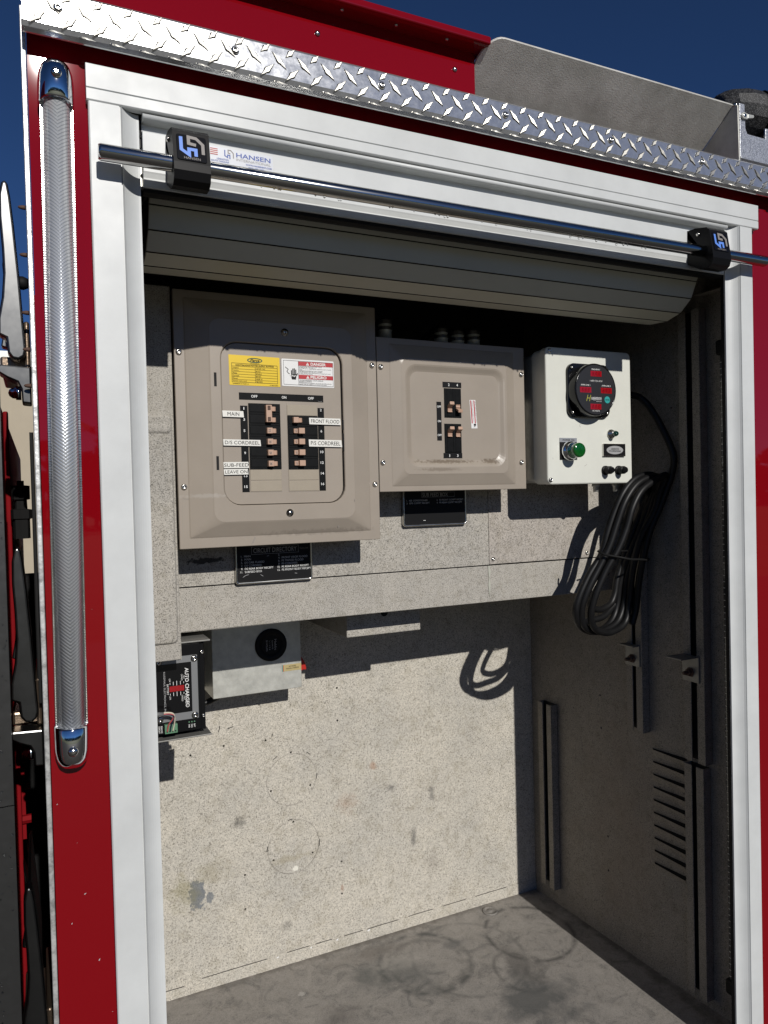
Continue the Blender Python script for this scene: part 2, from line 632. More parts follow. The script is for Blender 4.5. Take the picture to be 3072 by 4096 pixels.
# ------------------------------------------------------------------ fire truck body
FT = thing('fire_truck', 'red fire truck body with an open equipment compartment lined in speckled grey', 'fire truck', (.6, .6, 0))
YF = -.018                                                   # outer skin
mb = MB()
mb.box(.0045, .105, YF, -.004, .45, 2.36)
mb.box(.105, 1.215, YF, -.004, 2.262, 2.36)
mb.box(1.215, 3.4, YF, -.004, .45, 2.36)
mb.box(.105, 1.215, YF, -.004, .45, .615)
skin = obj('side_panel', mb, M['red'], FT)
# end wall with its bright folded edge
obj('end_wall', MB().box(-.0022, .0036, YF - .004, 1.3, .45, 2.345), M['edge'], FT, bevel=.0012, label='bright folded metal edge of the body end wall')
obj('edge_seal', MB().box(-.0065, -.0026, .03, .05, 1.50, 1.835).box(-.0075, -.0028, .052, .056, 1.49, 1.845), M['rubber'], FT)
for z in (2.1205, 1.9905, 2.062, 1.9, 1.945):
    obj('screw_tip', MB().lathe([(0, .0027), (-.004, .0026), (-.0075, .0018), (-.009, .0004)], (-.0024, .02, z), 'x', 10), M['rust'], FT)
for x, z, w_, h_ in ((.0519, 1.1803, .0022, .0030), (.0380, 1.2673, .0030, .0018), (.0219, 1.2342, .0016, .0022), (.0098, 1.3849, .0016, .0014), (.0307, 1.3326, .0008, .0006), (.0653, 1.1101, .0012, .0008), (.0565, 1.62, .0007, .0006), (.0530, 1.955, .0008, .0006)):
    obj('paint_chip', MB().add([(x - w_ * .5, YF - .0002, z - h_ * .2), (x - w_ * .1, YF - .0002, z - h_ * .5), (x + w_ * .5, YF - .0002, z + h_ * .5), (x - w_ * .2, YF - .0002, z + h_ * .3)], [(0, 1, 2, 3)]), M['print_dim'], FT)
# outer box: far side, deck, underside
obj('body_shell', MB().box(.004, 3.4, 1.28, 1.30, .45, 2.34).box(.02, 3.4, .13, 1.28, 2.325, 2.34).box(.004, 3.4, .0, 1.28, .45, .47).box(3.38, 3.4, 0, 1.28, .47, 2.325), M['red'], FT)

# upper coaming and its overhanging rail
obj('upper_panel', MB().box(.0045, .652, .007, .03, 2.345, 2.454), M['red'], FT)
obj('top_rail', MB().box(.0045, .664, -.025, .04, 2.4542, 2.4665), M['red'], FT, bevel=.003, seg=3)
rivet = make_mesh('rivet', MB().lathe([(0, .0042), (-.0014, .004), (-.0026, .0026), (-.003, .0005)], (0, 0, 0), 'y', 14))
rivet.materials.append(M['screw'])
for x in (.06, .3855, .615):
    inst('rivet', rivet, FT, (x, .007, 2.4214))
dr = make_mesh('under_rivet', MB().lathe([(0, .003), (-.0014, .0028), (-.0026, .0015), (-.0028, .0003)], (0, 0, 0), 'z', 10))
dr.materials.append(M['screw'])
for x in (.10, .205, .322, .418, .505, .592):
    inst('rivet', dr, FT, (x, -.009, 2.4542))

# tread-plate trim
TP = obj('tread_plate_trim', MB().prism([(-.048, 2.3505), (-.0455, 2.353), (-.012, 2.3535), (-.012, 2.3555), (-.047, 2.3555), (-.0505, 2.3515), (-.0505, 2.3120), (-.0475, 2.3062), (-.0425, 2.3030), (-.0395, 2.3026), (-.0395, 2.3050), (-.0420, 2.3055), (-.0455, 2.3085), (-.048, 2.3130)][::-1], .0, 3.4, 'x'), M['tread'], FT, bevel=.0008, label='bright diamond tread plate trim strip above the compartment door')


def lug_mesh(name, Lh, wd, h, ztop=None):
    """pointed raised lug lying on the x-z plane, raised to -y; length 2*Lh along x"""
    prof = [(-1, 0), (-.62, .34), (-.28, .62), (-.10, .95), (.10, .95), (.28, .62), (.62, .34), (1, 0)]
    out = [(a * Lh, b * wd) for a, b in prof] + [(a * Lh, -b * wd) for a, b in prof[::-1][1:-1]]
    inn = [(x * .80, z * .62) for x, z in out]
    n = len(out)
    vs = [(x, 0, z) for x, z in out] + [(x, -h, z) for x, z in inn]
    fs = [(i, (i + 1) % n, n + (i + 1) % n, n + i) for i in range(n)] + [tuple(range(n, 2 * n))]
    me = make_mesh(name, MB().add(vs, fs))
    me.materials.append(M['lug'])
    return me


lug = lug_mesh('tread_lug', .0150, .0046, .0016)
lug_s = lug_mesh('tread_lug_short', .0100, .0044, .0016)
lug_l = lug_mesh('tread_lug_lip', .0150, .0036, .0014)
PX = .03430
YT = -.0505
Rm = Matrix.Rotation(math.radians(45), 4, 'Y')      # tips: upper left to lower right
Rp = Matrix.Rotation(math.radians(-45), 4, 'Y')
lip_tilt = Matrix.Rotation(math.radians(-52), 4, 'X')
far = MB()
n_l = 0
for k in range(-9, 90):
    for row, (x0, z0, Rr, me, yo, sc) in enumerate(((.3081, 2.3335, Rm, lug, 0, None), (.2915, 2.3180, Rp, lug, 0, None), (.2893, 2.3460, Rp, lug_s, 0, None), (.3066, 2.3065, lip_tilt @ Matrix.Rotation(math.radians(24), 4, 'Y'), lug_l, .0025, None))):
        x = x0 + PX * k
        if x < .016 or x > 3.38:
            continue
        if x < 2.2:
            inst('tread_lug', me, TP, (x, YT + yo, z0), Rr)
        else:
            mm = Matrix.Translation((x, YT + yo, z0)) @ Rr
            n0 = len(far.v)
            far.v += [tuple(mm @ v.co) for v in me.vertices]
            for p in me.polygons:
                far.f.append([i + n0 for i in p.vertices])
                far.sm.append(False)
obj('tread_lugs_rest', far, M['lug'], TP, kind='stuff')
bh = make_mesh('button_head', MB().lathe([(0, .0053), (-.0018, .0051), (-.0036, .0036), (-.0042, .0022), (-.0024, .0019), (-.0023, .0003)], (0, 0, 0), 'y', 18))
bh.materials.append(M['steel'])
for k in range(8):
    inst('screw', bh, FT, (.0391 + .2098 * k, YT, 2.3332))

# ------------------------------------------------------------------ compartment lining
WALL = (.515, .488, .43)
DK = (.06, .06, .058)
st_back = [
    dict(c=(.296, 0, .862), rad=(.020, None, .034), colour=(.10, .12, .145), strength=.75, nscale=75, soft=.12),
    dict(c=(.325, 0, .852), rad=(.009, None, .016), colour=(.10, .12, .145), strength=.7, nscale=90, soft=.12),
    dict(c=(.27, 0, .872), rad=(.04, None, .045), colour=(.19, .17, .06), strength=.42, nscale=40, soft=.8),
    dict(c=(.33, 0, .91), rad=(.05, None, .035), colour=(.21, .18, .09), strength=.3, nscale=40, soft=.8),
    dict(c=(.53, 0, .868), rad=(.007, None, .006), colour=(.72, .70, .62), strength=.9, nscale=260, soft=.1),
    dict(c=(.665, 0, .995), rad=(.035, None, .03), colour=(.30, .17, .10), strength=.35, nscale=60, soft=.9),
    dict(c=(.74, 0, 1.076), rad=(.012, None, .012), colour=(.33, .17, .09), strength=.5, nscale=90, soft=.7),
    dict(c=(.397, 0, 1.006), rad=(.022, None, .016), colour=DK, strength=.62, nscale=90, soft=.9),
    dict(c=(.849, 0, .875), rad=(.012, None, .035), colour=DK, strength=.62, nscale=70, soft=.9),
    dict(c=(.905, 0, .975), rad=(.011, None, .028), colour=DK, strength=.62, nscale=70, soft=.9),
    dict(c=(.788, 0, 1.012), rad=(.016, None, .014), colour=DK, strength=.62, nscale=90, soft=.9),
    dict(c=(.9, 0, .80), rad=(.03, None, .05), colour=(.14, .12, .10), strength=.3, nscale=50, soft=.9),
    dict(c=(.505, 0, .735), rad=(.016, None, .016), colour=DK, strength=.45, nscale=90, soft=.8),
    dict(c=(.52, 0, .895), rad=(.055, None, .012), colour=(.22, .18, .08), strength=.35, nscale=60, soft=.8),
    dict(c=(.527, 0, 1.083), rad=(.0615, None, .0615), colour=(.10, .09, .08), strength=.5, nscale=14, ring=.030, arcs=True),
    dict(c=(.5275, 0, .921), rad=(.0635, None, .0635), colour=(.09, .08, .07), strength=.62, nscale=14, ring=.034, arcs=True),
    dict(c=(.649, 0, .792), rad=(.006, None, .012), colour=(.25, .12, .07), strength=.5, nscale=150, soft=.6),
]
M['liner'] = liner('speckled_lining', (.405, .385, .348), [dict(c=(.27, 0, 1.644), rad=(.036, None, .006), colour=(.02, .02, .02), strength=.9, nscale=120, soft=.3)])
M['liner_back'] = liner('speckled_lining_worn', WALL, st_back)
M['liner_shaded'] = liner('speckled_lining_shaded', (.275, .25, .215), [  # same lining paint, base darkened to stand in for side-wall shade
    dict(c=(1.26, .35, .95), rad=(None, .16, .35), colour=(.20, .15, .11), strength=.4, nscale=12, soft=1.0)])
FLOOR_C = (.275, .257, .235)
M['liner_floor'] = liner('scuffed_floor', FLOOR_C, [
    dict(c=(.797, .533, 0), rad=(.108, .112, None), colour=(.06, .062, .06), strength=.8, nscale=30, ring=.12, arcs=True),
    dict(c=(.80, .525, 0), rad=(.088, .092, None), colour=(.07, .07, .066), strength=.5, nscale=30, ring=.14, arcs=True),
    dict(c=(1.088, .515, 0), rad=(.108, .116, None), colour=(.06, .058, .055), strength=.8, nscale=30, ring=.085, arcs=True),
    dict(c=(.90, .50, 0), rad=(.135, .14, None), colour=(.085, .085, .08), strength=.4, nscale=30, ring=.06, arcs=True),
    dict(c=(.975, .40, 0), rad=(.05, .075, None), colour=(.07, .068, .062), strength=.55, nscale=30, ring=.14, arcs=True),
    dict(c=(.74, .56, 0), rad=(.07, .035, None), colour=(.33, .31, .28), strength=.5, nscale=70, soft=.5),
    dict(c=(.95, .30, 0), rad=(.11, .10, None), colour=(.075, .078, .078), strength=.75, nscale=14, soft=.6),
    dict(c=(.66, .54, 0), rad=(.07, .06, None), colour=(.09, .095, .09), strength=.6, nscale=18, soft=.8),
    dict(c=(.76, .50, 0), rad=(.06, .09, None), colour=(.08, .085, .083), strength=.55, nscale=18, soft=.8),
    dict(c=(.55, .45, 0), rad=(.06, .05, None), colour=(.10, .09, .085), strength=.5, nscale=24, soft=.9),
    dict(c=(1.0, .42, 0), rad=(.05, .09, None), colour=(.085, .08, .075), strength=.6, nscale=26, soft=.7),
    dict(c=(.50, .56, 0), rad=(.008, .008, None), colour=(.42, .40, .37), strength=.7, nscale=300, soft=.2),
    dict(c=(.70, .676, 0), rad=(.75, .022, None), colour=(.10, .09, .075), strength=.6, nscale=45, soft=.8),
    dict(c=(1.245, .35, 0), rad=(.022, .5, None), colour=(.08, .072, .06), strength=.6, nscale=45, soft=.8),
    dict(c=(.9, .56, 0), rad=(.05, .02, None), colour=(.10, .10, .098), strength=.6, nscale=30, soft=.7),
    dict(c=(.70, .62, 0), rad=(.12, .03, None), colour=(.13, .115, .10), strength=.5, nscale=25, soft=.8),
], mottle=.5, rough=.62)
M['liner_cool'] = liner('grey_access_paint', (.40, .37, .335))
M['liner_dark'] = mat('unlit_lining', (.05, .047, .043), .9)  # lining with the dark of the cavity and ceiling put into its colour

YB, YU, ZF, ZS = .676, .332, .643, 1.5195          # deep back wall, shallow upper wall, floor, shelf underside


def side_x(y):
    return 1.2715 - .0625 * y


def cut(o, cutters):
    """real holes: subtracts the cutter mesh and keeps the result"""
    c = bpy.data.objects.new('tmp', make_mesh('tmp', cutters))
    COL.objects.link(c)
    md = o.modifiers.new('holes', 'BOOLEAN')
    md.object = c
    md.operation = 'DIFFERENCE'
    md.solver = 'EXACT'
    dg = bpy.context.evaluated_depsgraph_get()
    me = bpy.data.meshes.new_from_object(o.evaluated_get(dg))
    o.modifiers.clear()
    o.data = me
    bpy.data.objects.remove(c)


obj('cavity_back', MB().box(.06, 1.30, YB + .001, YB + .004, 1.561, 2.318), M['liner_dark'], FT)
bw = obj('back_wall', MB().box(.06, 1.30, YB, YB + .003, .60, 1.56), M['liner_back'], FT)
mb = MB()
for (x, z) in ((.6482, 1.286), (.6473, 1.2056), (.4656, 1.1865), (.3671, 1.1898), (.292, 1.1812), (.5265, 1.1479), (.4753, 1.0645), (.5728, 1.0603), (.528, .9803), (.477, .8997), (.5743, .8956), (.4078, .8813), (.4064, .8015), (.6489, .8566), (.6477, .7765)):
    mb.lathe([(-.004, .0026), (.012, .0026)], (x, YB, z), 'y', 12, False)
cut(bw, mb)
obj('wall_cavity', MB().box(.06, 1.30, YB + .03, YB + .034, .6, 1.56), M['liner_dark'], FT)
# folded-up flange of the floor pan along the foot of the back wall, stepped where it was trimmed
mb = MB()
for x0, x1, z1 in ((.10, .265, .6640), (.265, .30, .6735), (.30, .462, .6700), (.462, .50, .6745), (.50, .62, .6710), (.62, .645, .6690), (.645, .805, .6700), (.805, .825, .6750), (.825, 1.23, .6710)):
    mb.box(x0, x1, YB - .0016, YB - .0002, .640, z1)
obj('floor_flange', mb, M['liner_back'], FT, bevel=.0006)
seam_ = []
for x0, x1, z1 in ((.20, .262, .6645), (.302, .455, .6705), (.503, .56, .6715), (.575, .618, .6715), (.65, .70, .6705), (.712, .80, .6705), (.828, .90, .6715), (.93, 1.0, .6715), (1.03, 1.13, .6715)):
    seam_.append(ribbon([(x0, z1), ((x0 + x1) / 2, z1 + .0004), (x1, z1 + .0001)], .0016, YB - .0004))
obj('seam_crack', merge(*seam_), M['shadow_gap'], FT)
mb = MB()
for k in range(4):
    x = .47 + k * .085 + RND.uniform(-.015, .015)
    r = RND.uniform(.002, .004)
    mb.add([(x - r * 1.8, YB - .0032, .668), (x, YB - .0036, .668 + r), (x + r * 1.6, YB - .0032, .671), (x + r * .4, YB - .0036, .668 - r * .8)], [(0, 1, 2, 3)])
obj('paint_chips', mb, M['sticker_white'], FT, kind='stuff')
marks_ = []
for a, b_ in (((.356, 1.2237), (.3597, 1.2376)), ((.3773, 1.2282), (.3907, 1.2311)), ((.4807, 1.193), (.4831, 1.2003)), ((.4817, 1.137), (.4925, 1.1446)), ((.5659, 1.1419), (.5739, 1.1348)), ((.5884, 1.0741), (.5906, 1.0869)), ((.4608, .923), (.4631, .9355)), ((.5914, .9078), (.593, .9249)), ((.514, .9865), (.5261, .9874)), ((.4452, 1.2761), (.455, 1.2713))):
    mid = ((a[0] + b_[0]) / 2 + .0006, (a[1] + b_[1]) / 2 + .0006)
    marks_.append(ribbon([a, mid, b_], .0017, YB - .0004))
obj('pencil_marks', merge(*marks_), M['print_black'], FT)
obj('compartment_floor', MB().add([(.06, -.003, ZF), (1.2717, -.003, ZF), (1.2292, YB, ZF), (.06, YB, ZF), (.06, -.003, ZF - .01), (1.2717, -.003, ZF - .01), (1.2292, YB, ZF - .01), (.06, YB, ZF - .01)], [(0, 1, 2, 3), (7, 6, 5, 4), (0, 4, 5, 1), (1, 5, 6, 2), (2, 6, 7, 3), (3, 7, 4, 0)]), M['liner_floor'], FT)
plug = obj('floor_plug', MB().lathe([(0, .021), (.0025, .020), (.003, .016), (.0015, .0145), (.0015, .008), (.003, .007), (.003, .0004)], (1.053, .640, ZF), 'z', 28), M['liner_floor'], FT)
sw = obj('side_wall', MB().add([(side_x(-.003), -.003, .6), (side_x(YB + .01), YB + .01, .6), (side_x(YB + .01), YB + .01, 2.33), (side_x(-.003), -.003, 2.33), (side_x(-.003) + .004, -.003, .6), (side_x(YB + .01) + .004, YB + .01, .6), (side_x(YB + .01) + .004, YB + .01, 2.33), (side_x(-.003) + .004, -.003, 2.33)], [(0, 1, 2, 3), (7, 6, 5, 4), (0, 4, 5, 1), (1, 5, 6, 2), (2, 6, 7, 3), (3, 7, 4, 0)]), M['liner_shaded'], FT)
mb = MB()
for (y, z) in ((.4176, 1.2465), (.416, 1.1653), (.40, .90), (.40, .815), (.19, 1.93), (.19, 1.85)):
    mb.lathe([(-.02, .0026), (.02, .0026)], (side_x(y), y, z), 'x', 12, False)
cut(sw, mb)
obj('far_side_wall', MB().box(.06, .064, -.004, YB + .01, .6, 2.33), M['liner'], FT)
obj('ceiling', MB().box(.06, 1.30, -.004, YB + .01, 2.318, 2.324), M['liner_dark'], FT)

# shallow upper wall: upper sheet, folded lower lip, underside
obj('upper_wall', MB().box(.06, 1.2505, YU, YU + .003, 1.6, 2.040), M['liner'], FT)
obj('shelf_lip', MB().box(.06, 1.30, YU + .0005, YU + .003, ZS, 1.5975).box(.06, 1.30, YU + .003, YB + .005, ZS, ZS + .003), M['liner'], FT, bevel=.0015)
obj('seam_backing', MB().box(.06, 1.30, YU + .004, YU + .006, 1.58, 1.62), M['shadow_gap'], FT)
ap = obj('access_panel', MB().box(.872, 1.1465, YU - .0022, YU - .0002, 1.6005, 1.83), M['liner_cool'], FT, bevel=.0007, label='smoother grey access panel screwed to the upper wall')
scr = make_mesh('pan_screw', MB().lathe([(0, .0048), (-.0012, .0047), (-.0026, .0034), (-.0030, .0016), (-.0017, .0012), (-.0016, .0003)], (0, 0, 0), 'y', 16))
scr.materials.append(M['screw'])
for x, z in ((.8814, 1.6115), (1.1372, 1.6111)):
    inst('screw', scr, ap, (x, YU - .0022, z))
m_ = MB()
pp = [(.8685, 1.5975), (.8735, 1.5965), (.8755, 1.583), (.8722, 1.573), (.8745, 1.560), (.8738, 1.545), (.8712, 1.530), (.8698, 1.545), (.8682, 1.556), (.8705, 1.570), (.8690, 1.584)]
obj('glue_drip', m_.prism(pp, YU - .0012, YU + .0004, 'y'), mat('dried_sealant', (.42, .42, .36), .4), FT, bevel=.0004)

# cover panel at the left with its raised box
cp = obj('cover_panel', MB().box(.06, .2068, .248, .252, 1.489, 2.106).box(.203, .2068, .252, YU, 1.489, 2.106).box(.06, .203, .252, YU, 1.489, 1.492), M['liner'], FT, bevel=.0018)
mb = MB()
mb.loops([rrect(.05, .2035, 1.517, 1.8945, .008, .2478), rrect(.052, .2015, 1.519, 1.8925, .008, .2435), rrect(.054, .1995, 1.521, 1.8905, .006, .2428)], False, True, True)
obj('raised_cover', mb, M['liner'], cp)
obj('cover_dent', MB().loops([rrect(.10, .2005, 1.8635, 1.879, .006, .2426), rrect(.103, .199, 1.866, 1.8765, .005, .2402), rrect(.108, .195, 1.8685, 1.874, .002, .2400)], False, True, True), M['liner'], cp)
# small box under the shelf
wb = obj('junction_box', MB().box(.573, .7465, .416, YB, 1.4593, ZS - .0005), M['liner'], FT, bevel=.002)
obj('box_hole', MB().lathe([(0, .0085), (.0002, .0001)], (.66, .4155, 1.505), 'y', 18, False), M['shadow_gap'], wb)

# slotted channels on the side wall


def channel(y0, y1, z0, z1, lip=.0195, deep=.021):
    xa = side_x((y0 + y1) / 2)
    mb = MB()
    mb.box(xa - deep, xa - deep + .0025, y0, y0 + lip, z0, z1).box(xa - deep, xa - deep + .0025, y1 - lip, y1, z0, z1)
    mb.box(xa - deep + .0025, xa - .0005, y0, y0 + .0025, z0, z1).box(xa - deep + .0025, xa - .0005, y1 - .0025, y1, z0, z1)
    o = obj('slotted_channel', mb, M['liner_shaded'], FT, bevel=.0008)
    obj('channel_slot', MB().box(xa - .0025, xa - .0006, y0 + .003, y1 - .003, z0, z1), M['shadow_gap'], o)
    return xa - deep


xA = channel(.098, .1525, 1.172, 2.125)
channel(.104, .1545, .668, 1.163)
xB = channel(.262, .312, 1.196, 1.78)
channel(.572, .628, .690, 1.186)
for (y0, y1, z0, z1, xs, tab) in ((.1085, .153, 1.3435, 1.400, xA, .052), (.266, .311, 1.3475, 1.3975, xB, .022)):
    an = obj('angle_bracket', MB().box(xs - .0035, xs - .0005, y0, y1, z0, z1).box(xs - tab, xs - .0035, y0 + .001, y1 - .001, z1 - .003, z1), M['dull_al'], FT, bevel=.0012)
    yc, zc = (y0 + y1) / 2, (z0 + z1) / 2 - .008
    obj('bolt', MB().lathe([(0, .0105), (-.002, .0105), (-.0021, .0078), (-.009, .0076), (-.0092, .0042), (-.020, .004), (-.0212, .0025)], (xs - .0035, yc, zc), 'x', 6, False), M['rust'], an)
# louvres pressed into the side wall
for i in range(10):
    z0 = 1.1605 - .0292 * i
    y0, y1 = .163, .2565
    x0, x1 = side_x(y0), side_x(y1)
    d = .0105
    mb = MB()
    mb.add([(x0 - .0003, y0, z0 - .016), (x1 - .0003, y1, z0 - .016), (x1 - .0003 - d * .55, y1 - .006, z0), (x0 - .0003 - d, y0 + .003, z0), (x0 - .0003, y0 - .002, z0 + .0005), (x1 - .0003, y1 + .001, z0 + .0005)],
           [(0, 1, 2, 3), (0, 3, 4), (1, 5, 2)])
    lo = obj('louvre', mb, M['liner_shaded'], FT)
    obj('louvre_slot', MB().add([(x0 - .0008, y0 + .001, z0 - .012), (x1 - .0008, y1 - .001, z0 - .008), (x1 - .0008, y1 - .001, z0 + .0005), (x0 - .0008, y0 + .001, z0 + .0045)], [(0, 1, 2, 3)]), M['shadow_gap'], lo)
# LED strip beside the door track
xs = side_x(.05)
obj('strip_light', MB().box(xs - .016, xs - .006, .045, .057, .74, 2.02), M['led_strip'], FT, bevel=.003, label='unlit strip light tube with a row of tiny lamps')
mb = MB()
for k in range(100):
    z = .752 + k * .01265
    mb.box(xs - .0172, xs - .0164, .0475, .0545, z, z + .0012)
obj('strip_lamps', mb, M['led_dot'], FT, kind='stuff')
for z in (.715, 2.02):
    obj('strip_end', MB().box(xs - .022, xs - .001, .041, .062, z, z + .03), M['rubber'], FT, bevel=.004)
obj('roller_ledge', MB().add([(side_x(.035) - .02, .035, 2.152), (side_x(.035) - .0006, .035, 2.152), (side_x(.11) - .0006, .11, 2.152), (side_x(.11) - .02, .11, 2.152), (side_x(.035) - .02, .035, 2.154), (side_x(.035) - .0006, .035, 2.154), (side_x(.11) - .0006, .11, 2.154), (side_x(.11) - .02, .11, 2.154)], [(0, 1, 2, 3), (7, 6, 5, 4), (0, 4, 5, 1), (1, 5, 6, 2), (2, 6, 7, 3), (3, 7, 4, 0)]), M['liner_shaded'], FT)

# section ahead of the gap: red module with dark stainless corner trim, tall cab beyond, wheels
obj('pump_module', MB().box(-1.1, -.046, -.016, 1.6, .45, 1.905), M['red_dull'], FT, bevel=.006)
obj('module_flange', MB().box(-.0458, -.0385, .300, .315, .45, 1.90), M['red_dull'], FT, bevel=.002)
obj('gap_closure', MB().box(-.0458, -.0026, 1.0, 1.01, .45, 1.585), M['rubber'], FT)
tr = obj('corner_trim', MB().box(-.26, -.0365, -.031, -.0165, 1.3985, 1.90).box(-.26, -.0365, -.0305, -.0165, .6, 1.397), M['dark_steel'], FT, bevel=.0002, seg=1, label='dark wet stainless trim at the corner of the red module')
mb = MB()
for k in range(420):
    r = RND.choice((.0006, .0008, .001, .0014))
    x, z = RND.uniform(-.12, -.038), RND.uniform(.95, 1.89)
    mb.lathe([(0, r), (-r * .45, r * .8), (-r * .7, r * .1)], (x, -.031, z), 'y', 6, True, False)
obj('water_drops', mb, M['drop'], tr, kind='stuff')
obj('hinge_bolts', MB().lathe([(0, .011), (.006, .011), (.006, .007), (.02, .007)], (-.046, .345, 1.29), 'x', 6, False).lathe([(0, .011), (.006, .011), (.006, .007), (.02, .007)], (-.046, .345, 1.235), 'x', 6, False).box(-.0459, -.034, .35, .37, 1.20, 1.32), M['red_dull'], FT)
hs = obj('hose_fitting', MB().lathe([(0, .012), (.03, .012), (.031, .015), (.045, .015), (.046, .009), (.06, .0085), (.061, .013), (.082, .013), (.083, .005), (.09, .005)], (-.024, .28, 1.70), 'z', 8, False), M['rubber'], FT)
obj('cab', MB().box(-3.4, -1.14, -.02, 2.3, .5, 2.75), M['red'], FT, bevel=.03)
for (x, y) in ((2.3, .17), (2.3, 1.1), (-2.4, .17), (-2.4, 1.9)):
    wh = obj('wheel', MB().lathe([(-.13, .40), (-.14, .47), (-.1, .5), (.1, .5), (.14, .47), (.13, .40)], (x, y, .5), 'y', 40), M['tyre'], FT)
    obj('rim', MB().lathe([(-.132, .40), (-.145, .36), (-.09, .30), (-.10, .12), (-.15, .10), (-.15, .01)], (x, y, .5), 'y', 32), M['steel'], wh)

# ------------------------------------------------------------------ door frame
DF = thing('door_frame', 'pale satin aluminium frame of the roll-up door around the compartment', 'door frame', (.655, -.02, .62))
FY = -.030
# header: wide face, fine groove, lower strip, rounded nose between the tracks
obj('header_rail', MB().prism([(FY + .004, 2.2905), (FY, 2.2885), (FY, 2.2602), (FY + .0016, 2.2598), (FY + .0016, 2.2590), (FY, 2.2586), (FY, 2.2455), (FY + .002, 2.2437), (-.0185, 2.2437), (-.0185, 2.2905)], .0685, 1.2605, 'x'), M['frame'], DF, bevel=.0006)
nose = [(-.0185, 2.2432)] + [(-.0235 - .0035 * math.cos(a), 2.2395 - .0035 * math.sin(a)) for a in [math.radians(-80 + 20 * i) for i in range(10)]] + [(-.008, 2.2352), (-.004, 2.2432)]
obj('header_nose', MB().prism(nose, .1345, 1.1815, 'x', True), M['frame'], DF)
obj('header_seal', MB().box(.1345, 1.1815, -.0035, .004, 2.226, 2.2430), M['rubber'], DF)


def track_profile(sgn, x_out, x_gr, x_in):
    pr = [(x_out, -.0185), (x_out, FY + .0015), (x_out + sgn * .0015, FY), (x_gr - sgn * .0009, FY), (x_gr - sgn * .0006, FY + .0022), (x_gr + sgn * .0006, FY + .0022), (x_gr + sgn * .0009, FY + .0002)]
    for i in range(1, 9):
        a = i / 8
        pr.append((x_gr + (x_in - x_gr) * a, FY + .0002 + .0140 * (1 - (1 - a) ** 2)))
    pr += [(x_in, -.0125), (x_in - sgn * .004, -.0105), (x_out + sgn * .006, -.0105), (x_out + sgn * .006, -.0185)]
    return pr


for sgn, xo, xg, xi in ((1, .0703, .1072, .1308), (-1, 1.2432, 1.2088, 1.1851)):
    tr_ = obj('side_track', MB().prism(track_profile(sgn, xo, xg, xi), .6, 2.2432, 'z'), M['frame'], DF)
    obj('track_seal', MB().box(min(xi - sgn * .0058, xi - sgn * .001), max(xi - sgn * .0058, xi - sgn * .001), -.0103, -.004, .62, 2.235), M['rubber'], tr_)
obj('sill', MB().box(.1308, 1.1851, -.028, -.010, .585, .635), M['frame'], DF, bevel=.002)
# hardware at the top of the left track
hw = obj('track_stop', MB().box(.1375, .1415, -.006, .02, 2.150, 2.235).box(.1318, .1374, -.004, .008, 2.196, 2.232), M['black'], DF, bevel=.001)
for z in (2.222, 2.206, 2.192, 2.172):
    obj('stop_screw', MB().lathe([(0, .0028), (-.002, .0022), (-.0022, .0003)], (.135, -.004 if z > 2.196 else -.006, z), 'y', 10), M['screw'], hw)
obj('stop_plate', MB().box(.1318, .1372, -.005, .004, 2.158, 2.194), M['galv'], hw, bevel=.0006)

# ------------------------------------------------------------------ roll-up door, rolled open
RD = thing('roll_up_door', 'rolled-up slatted aluminium compartment door with a long chrome lift bar', 'roll-up door', (.655, .06, 2.15))
RX0, RX1 = .1345, 1.1815
br = obj('bottom_rail', MB().prism([(-.004, 2.246), (-.010, 2.240), (-.010, 2.2262), (-.0165, 2.2250), (-.018, 2.2235), (-.018, 2.1735), (-.0172, 2.1716), (-.0155, 2.166), (-.0175, 2.1568), (-.0165, 2.1535), (-.002, 2.1530), (.006, 2.160), (.006, 2.246)], RX0, RX1, 'x'), M['frame'], RD, bevel=.0008)
obj('bottom_seal', MB().prism([(-.014, 2.1529), (-.012, 2.1490), (-.006, 2.1470), (.002, 2.1480), (.005, 2.1529)], RX0, RX1, 'x'), M['rubber'], RD)
prof = [(.012, 2.178), (.0275, 2.150), (.041, 2.1205), (.068, 2.099), (.103, 2.0905), (.150, 2.094), (.192, 2.118), (.214, 2.158), (.212, 2.205), (.188, 2.248), (.148, 2.272), (.100, 2.274), (.058, 2.256), (.026, 2.222)]
cx = sum(p[0] for p in prof) / len(prof)
cz = sum(p[1] for p in prof) / len(prof)
for i in range(len(prof)):
    a, b_ = Vector(prof[i]), Vector(prof[(i + 1) % len(prof)])
    d = (b_ - a).normalized()
    nrm = Vector((cx, cz)) - (a + b_) / 2
    nrm.normalize()
    a2, b2 = a + d * .0007, b_ - d * .0007
    obj('slat', MB().prism([tuple(a2), tuple(b2), tuple(b2 + nrm * .007), tuple(a2 + nrm * .007)], RX0 + .012, RX1 - .022, 'x'), M['slat'], RD, bevel=.0009)
for p in prof[:7]:
    obj('slat_joint', MB().tube([(RX0 + .012, p[0], p[1]), (RX1 - .022, p[0], p[1])], .0007, 6), M['rubber'], RD)
obj('roll_core', MB().prism([tuple(Vector((cx, cz)) + (Vector(p) - Vector((cx, cz))) * .93) for p in prof], RX0 + .014, RX1 - .024, 'x'), M['shadow_gap'], RD)
gb = obj('lift_bar', MB().tube([(.078, -.053, 2.1725), (.081, -.053, 2.1725), (1.245, -.053, 2.1745), (1.2484, -.053, 2.1745)], [.0085, .0099, .0099, .0085], 28), mat('lift_bar_steel', (.50, .495, .48), .13, metal=1.0), RD)
mb = MB()
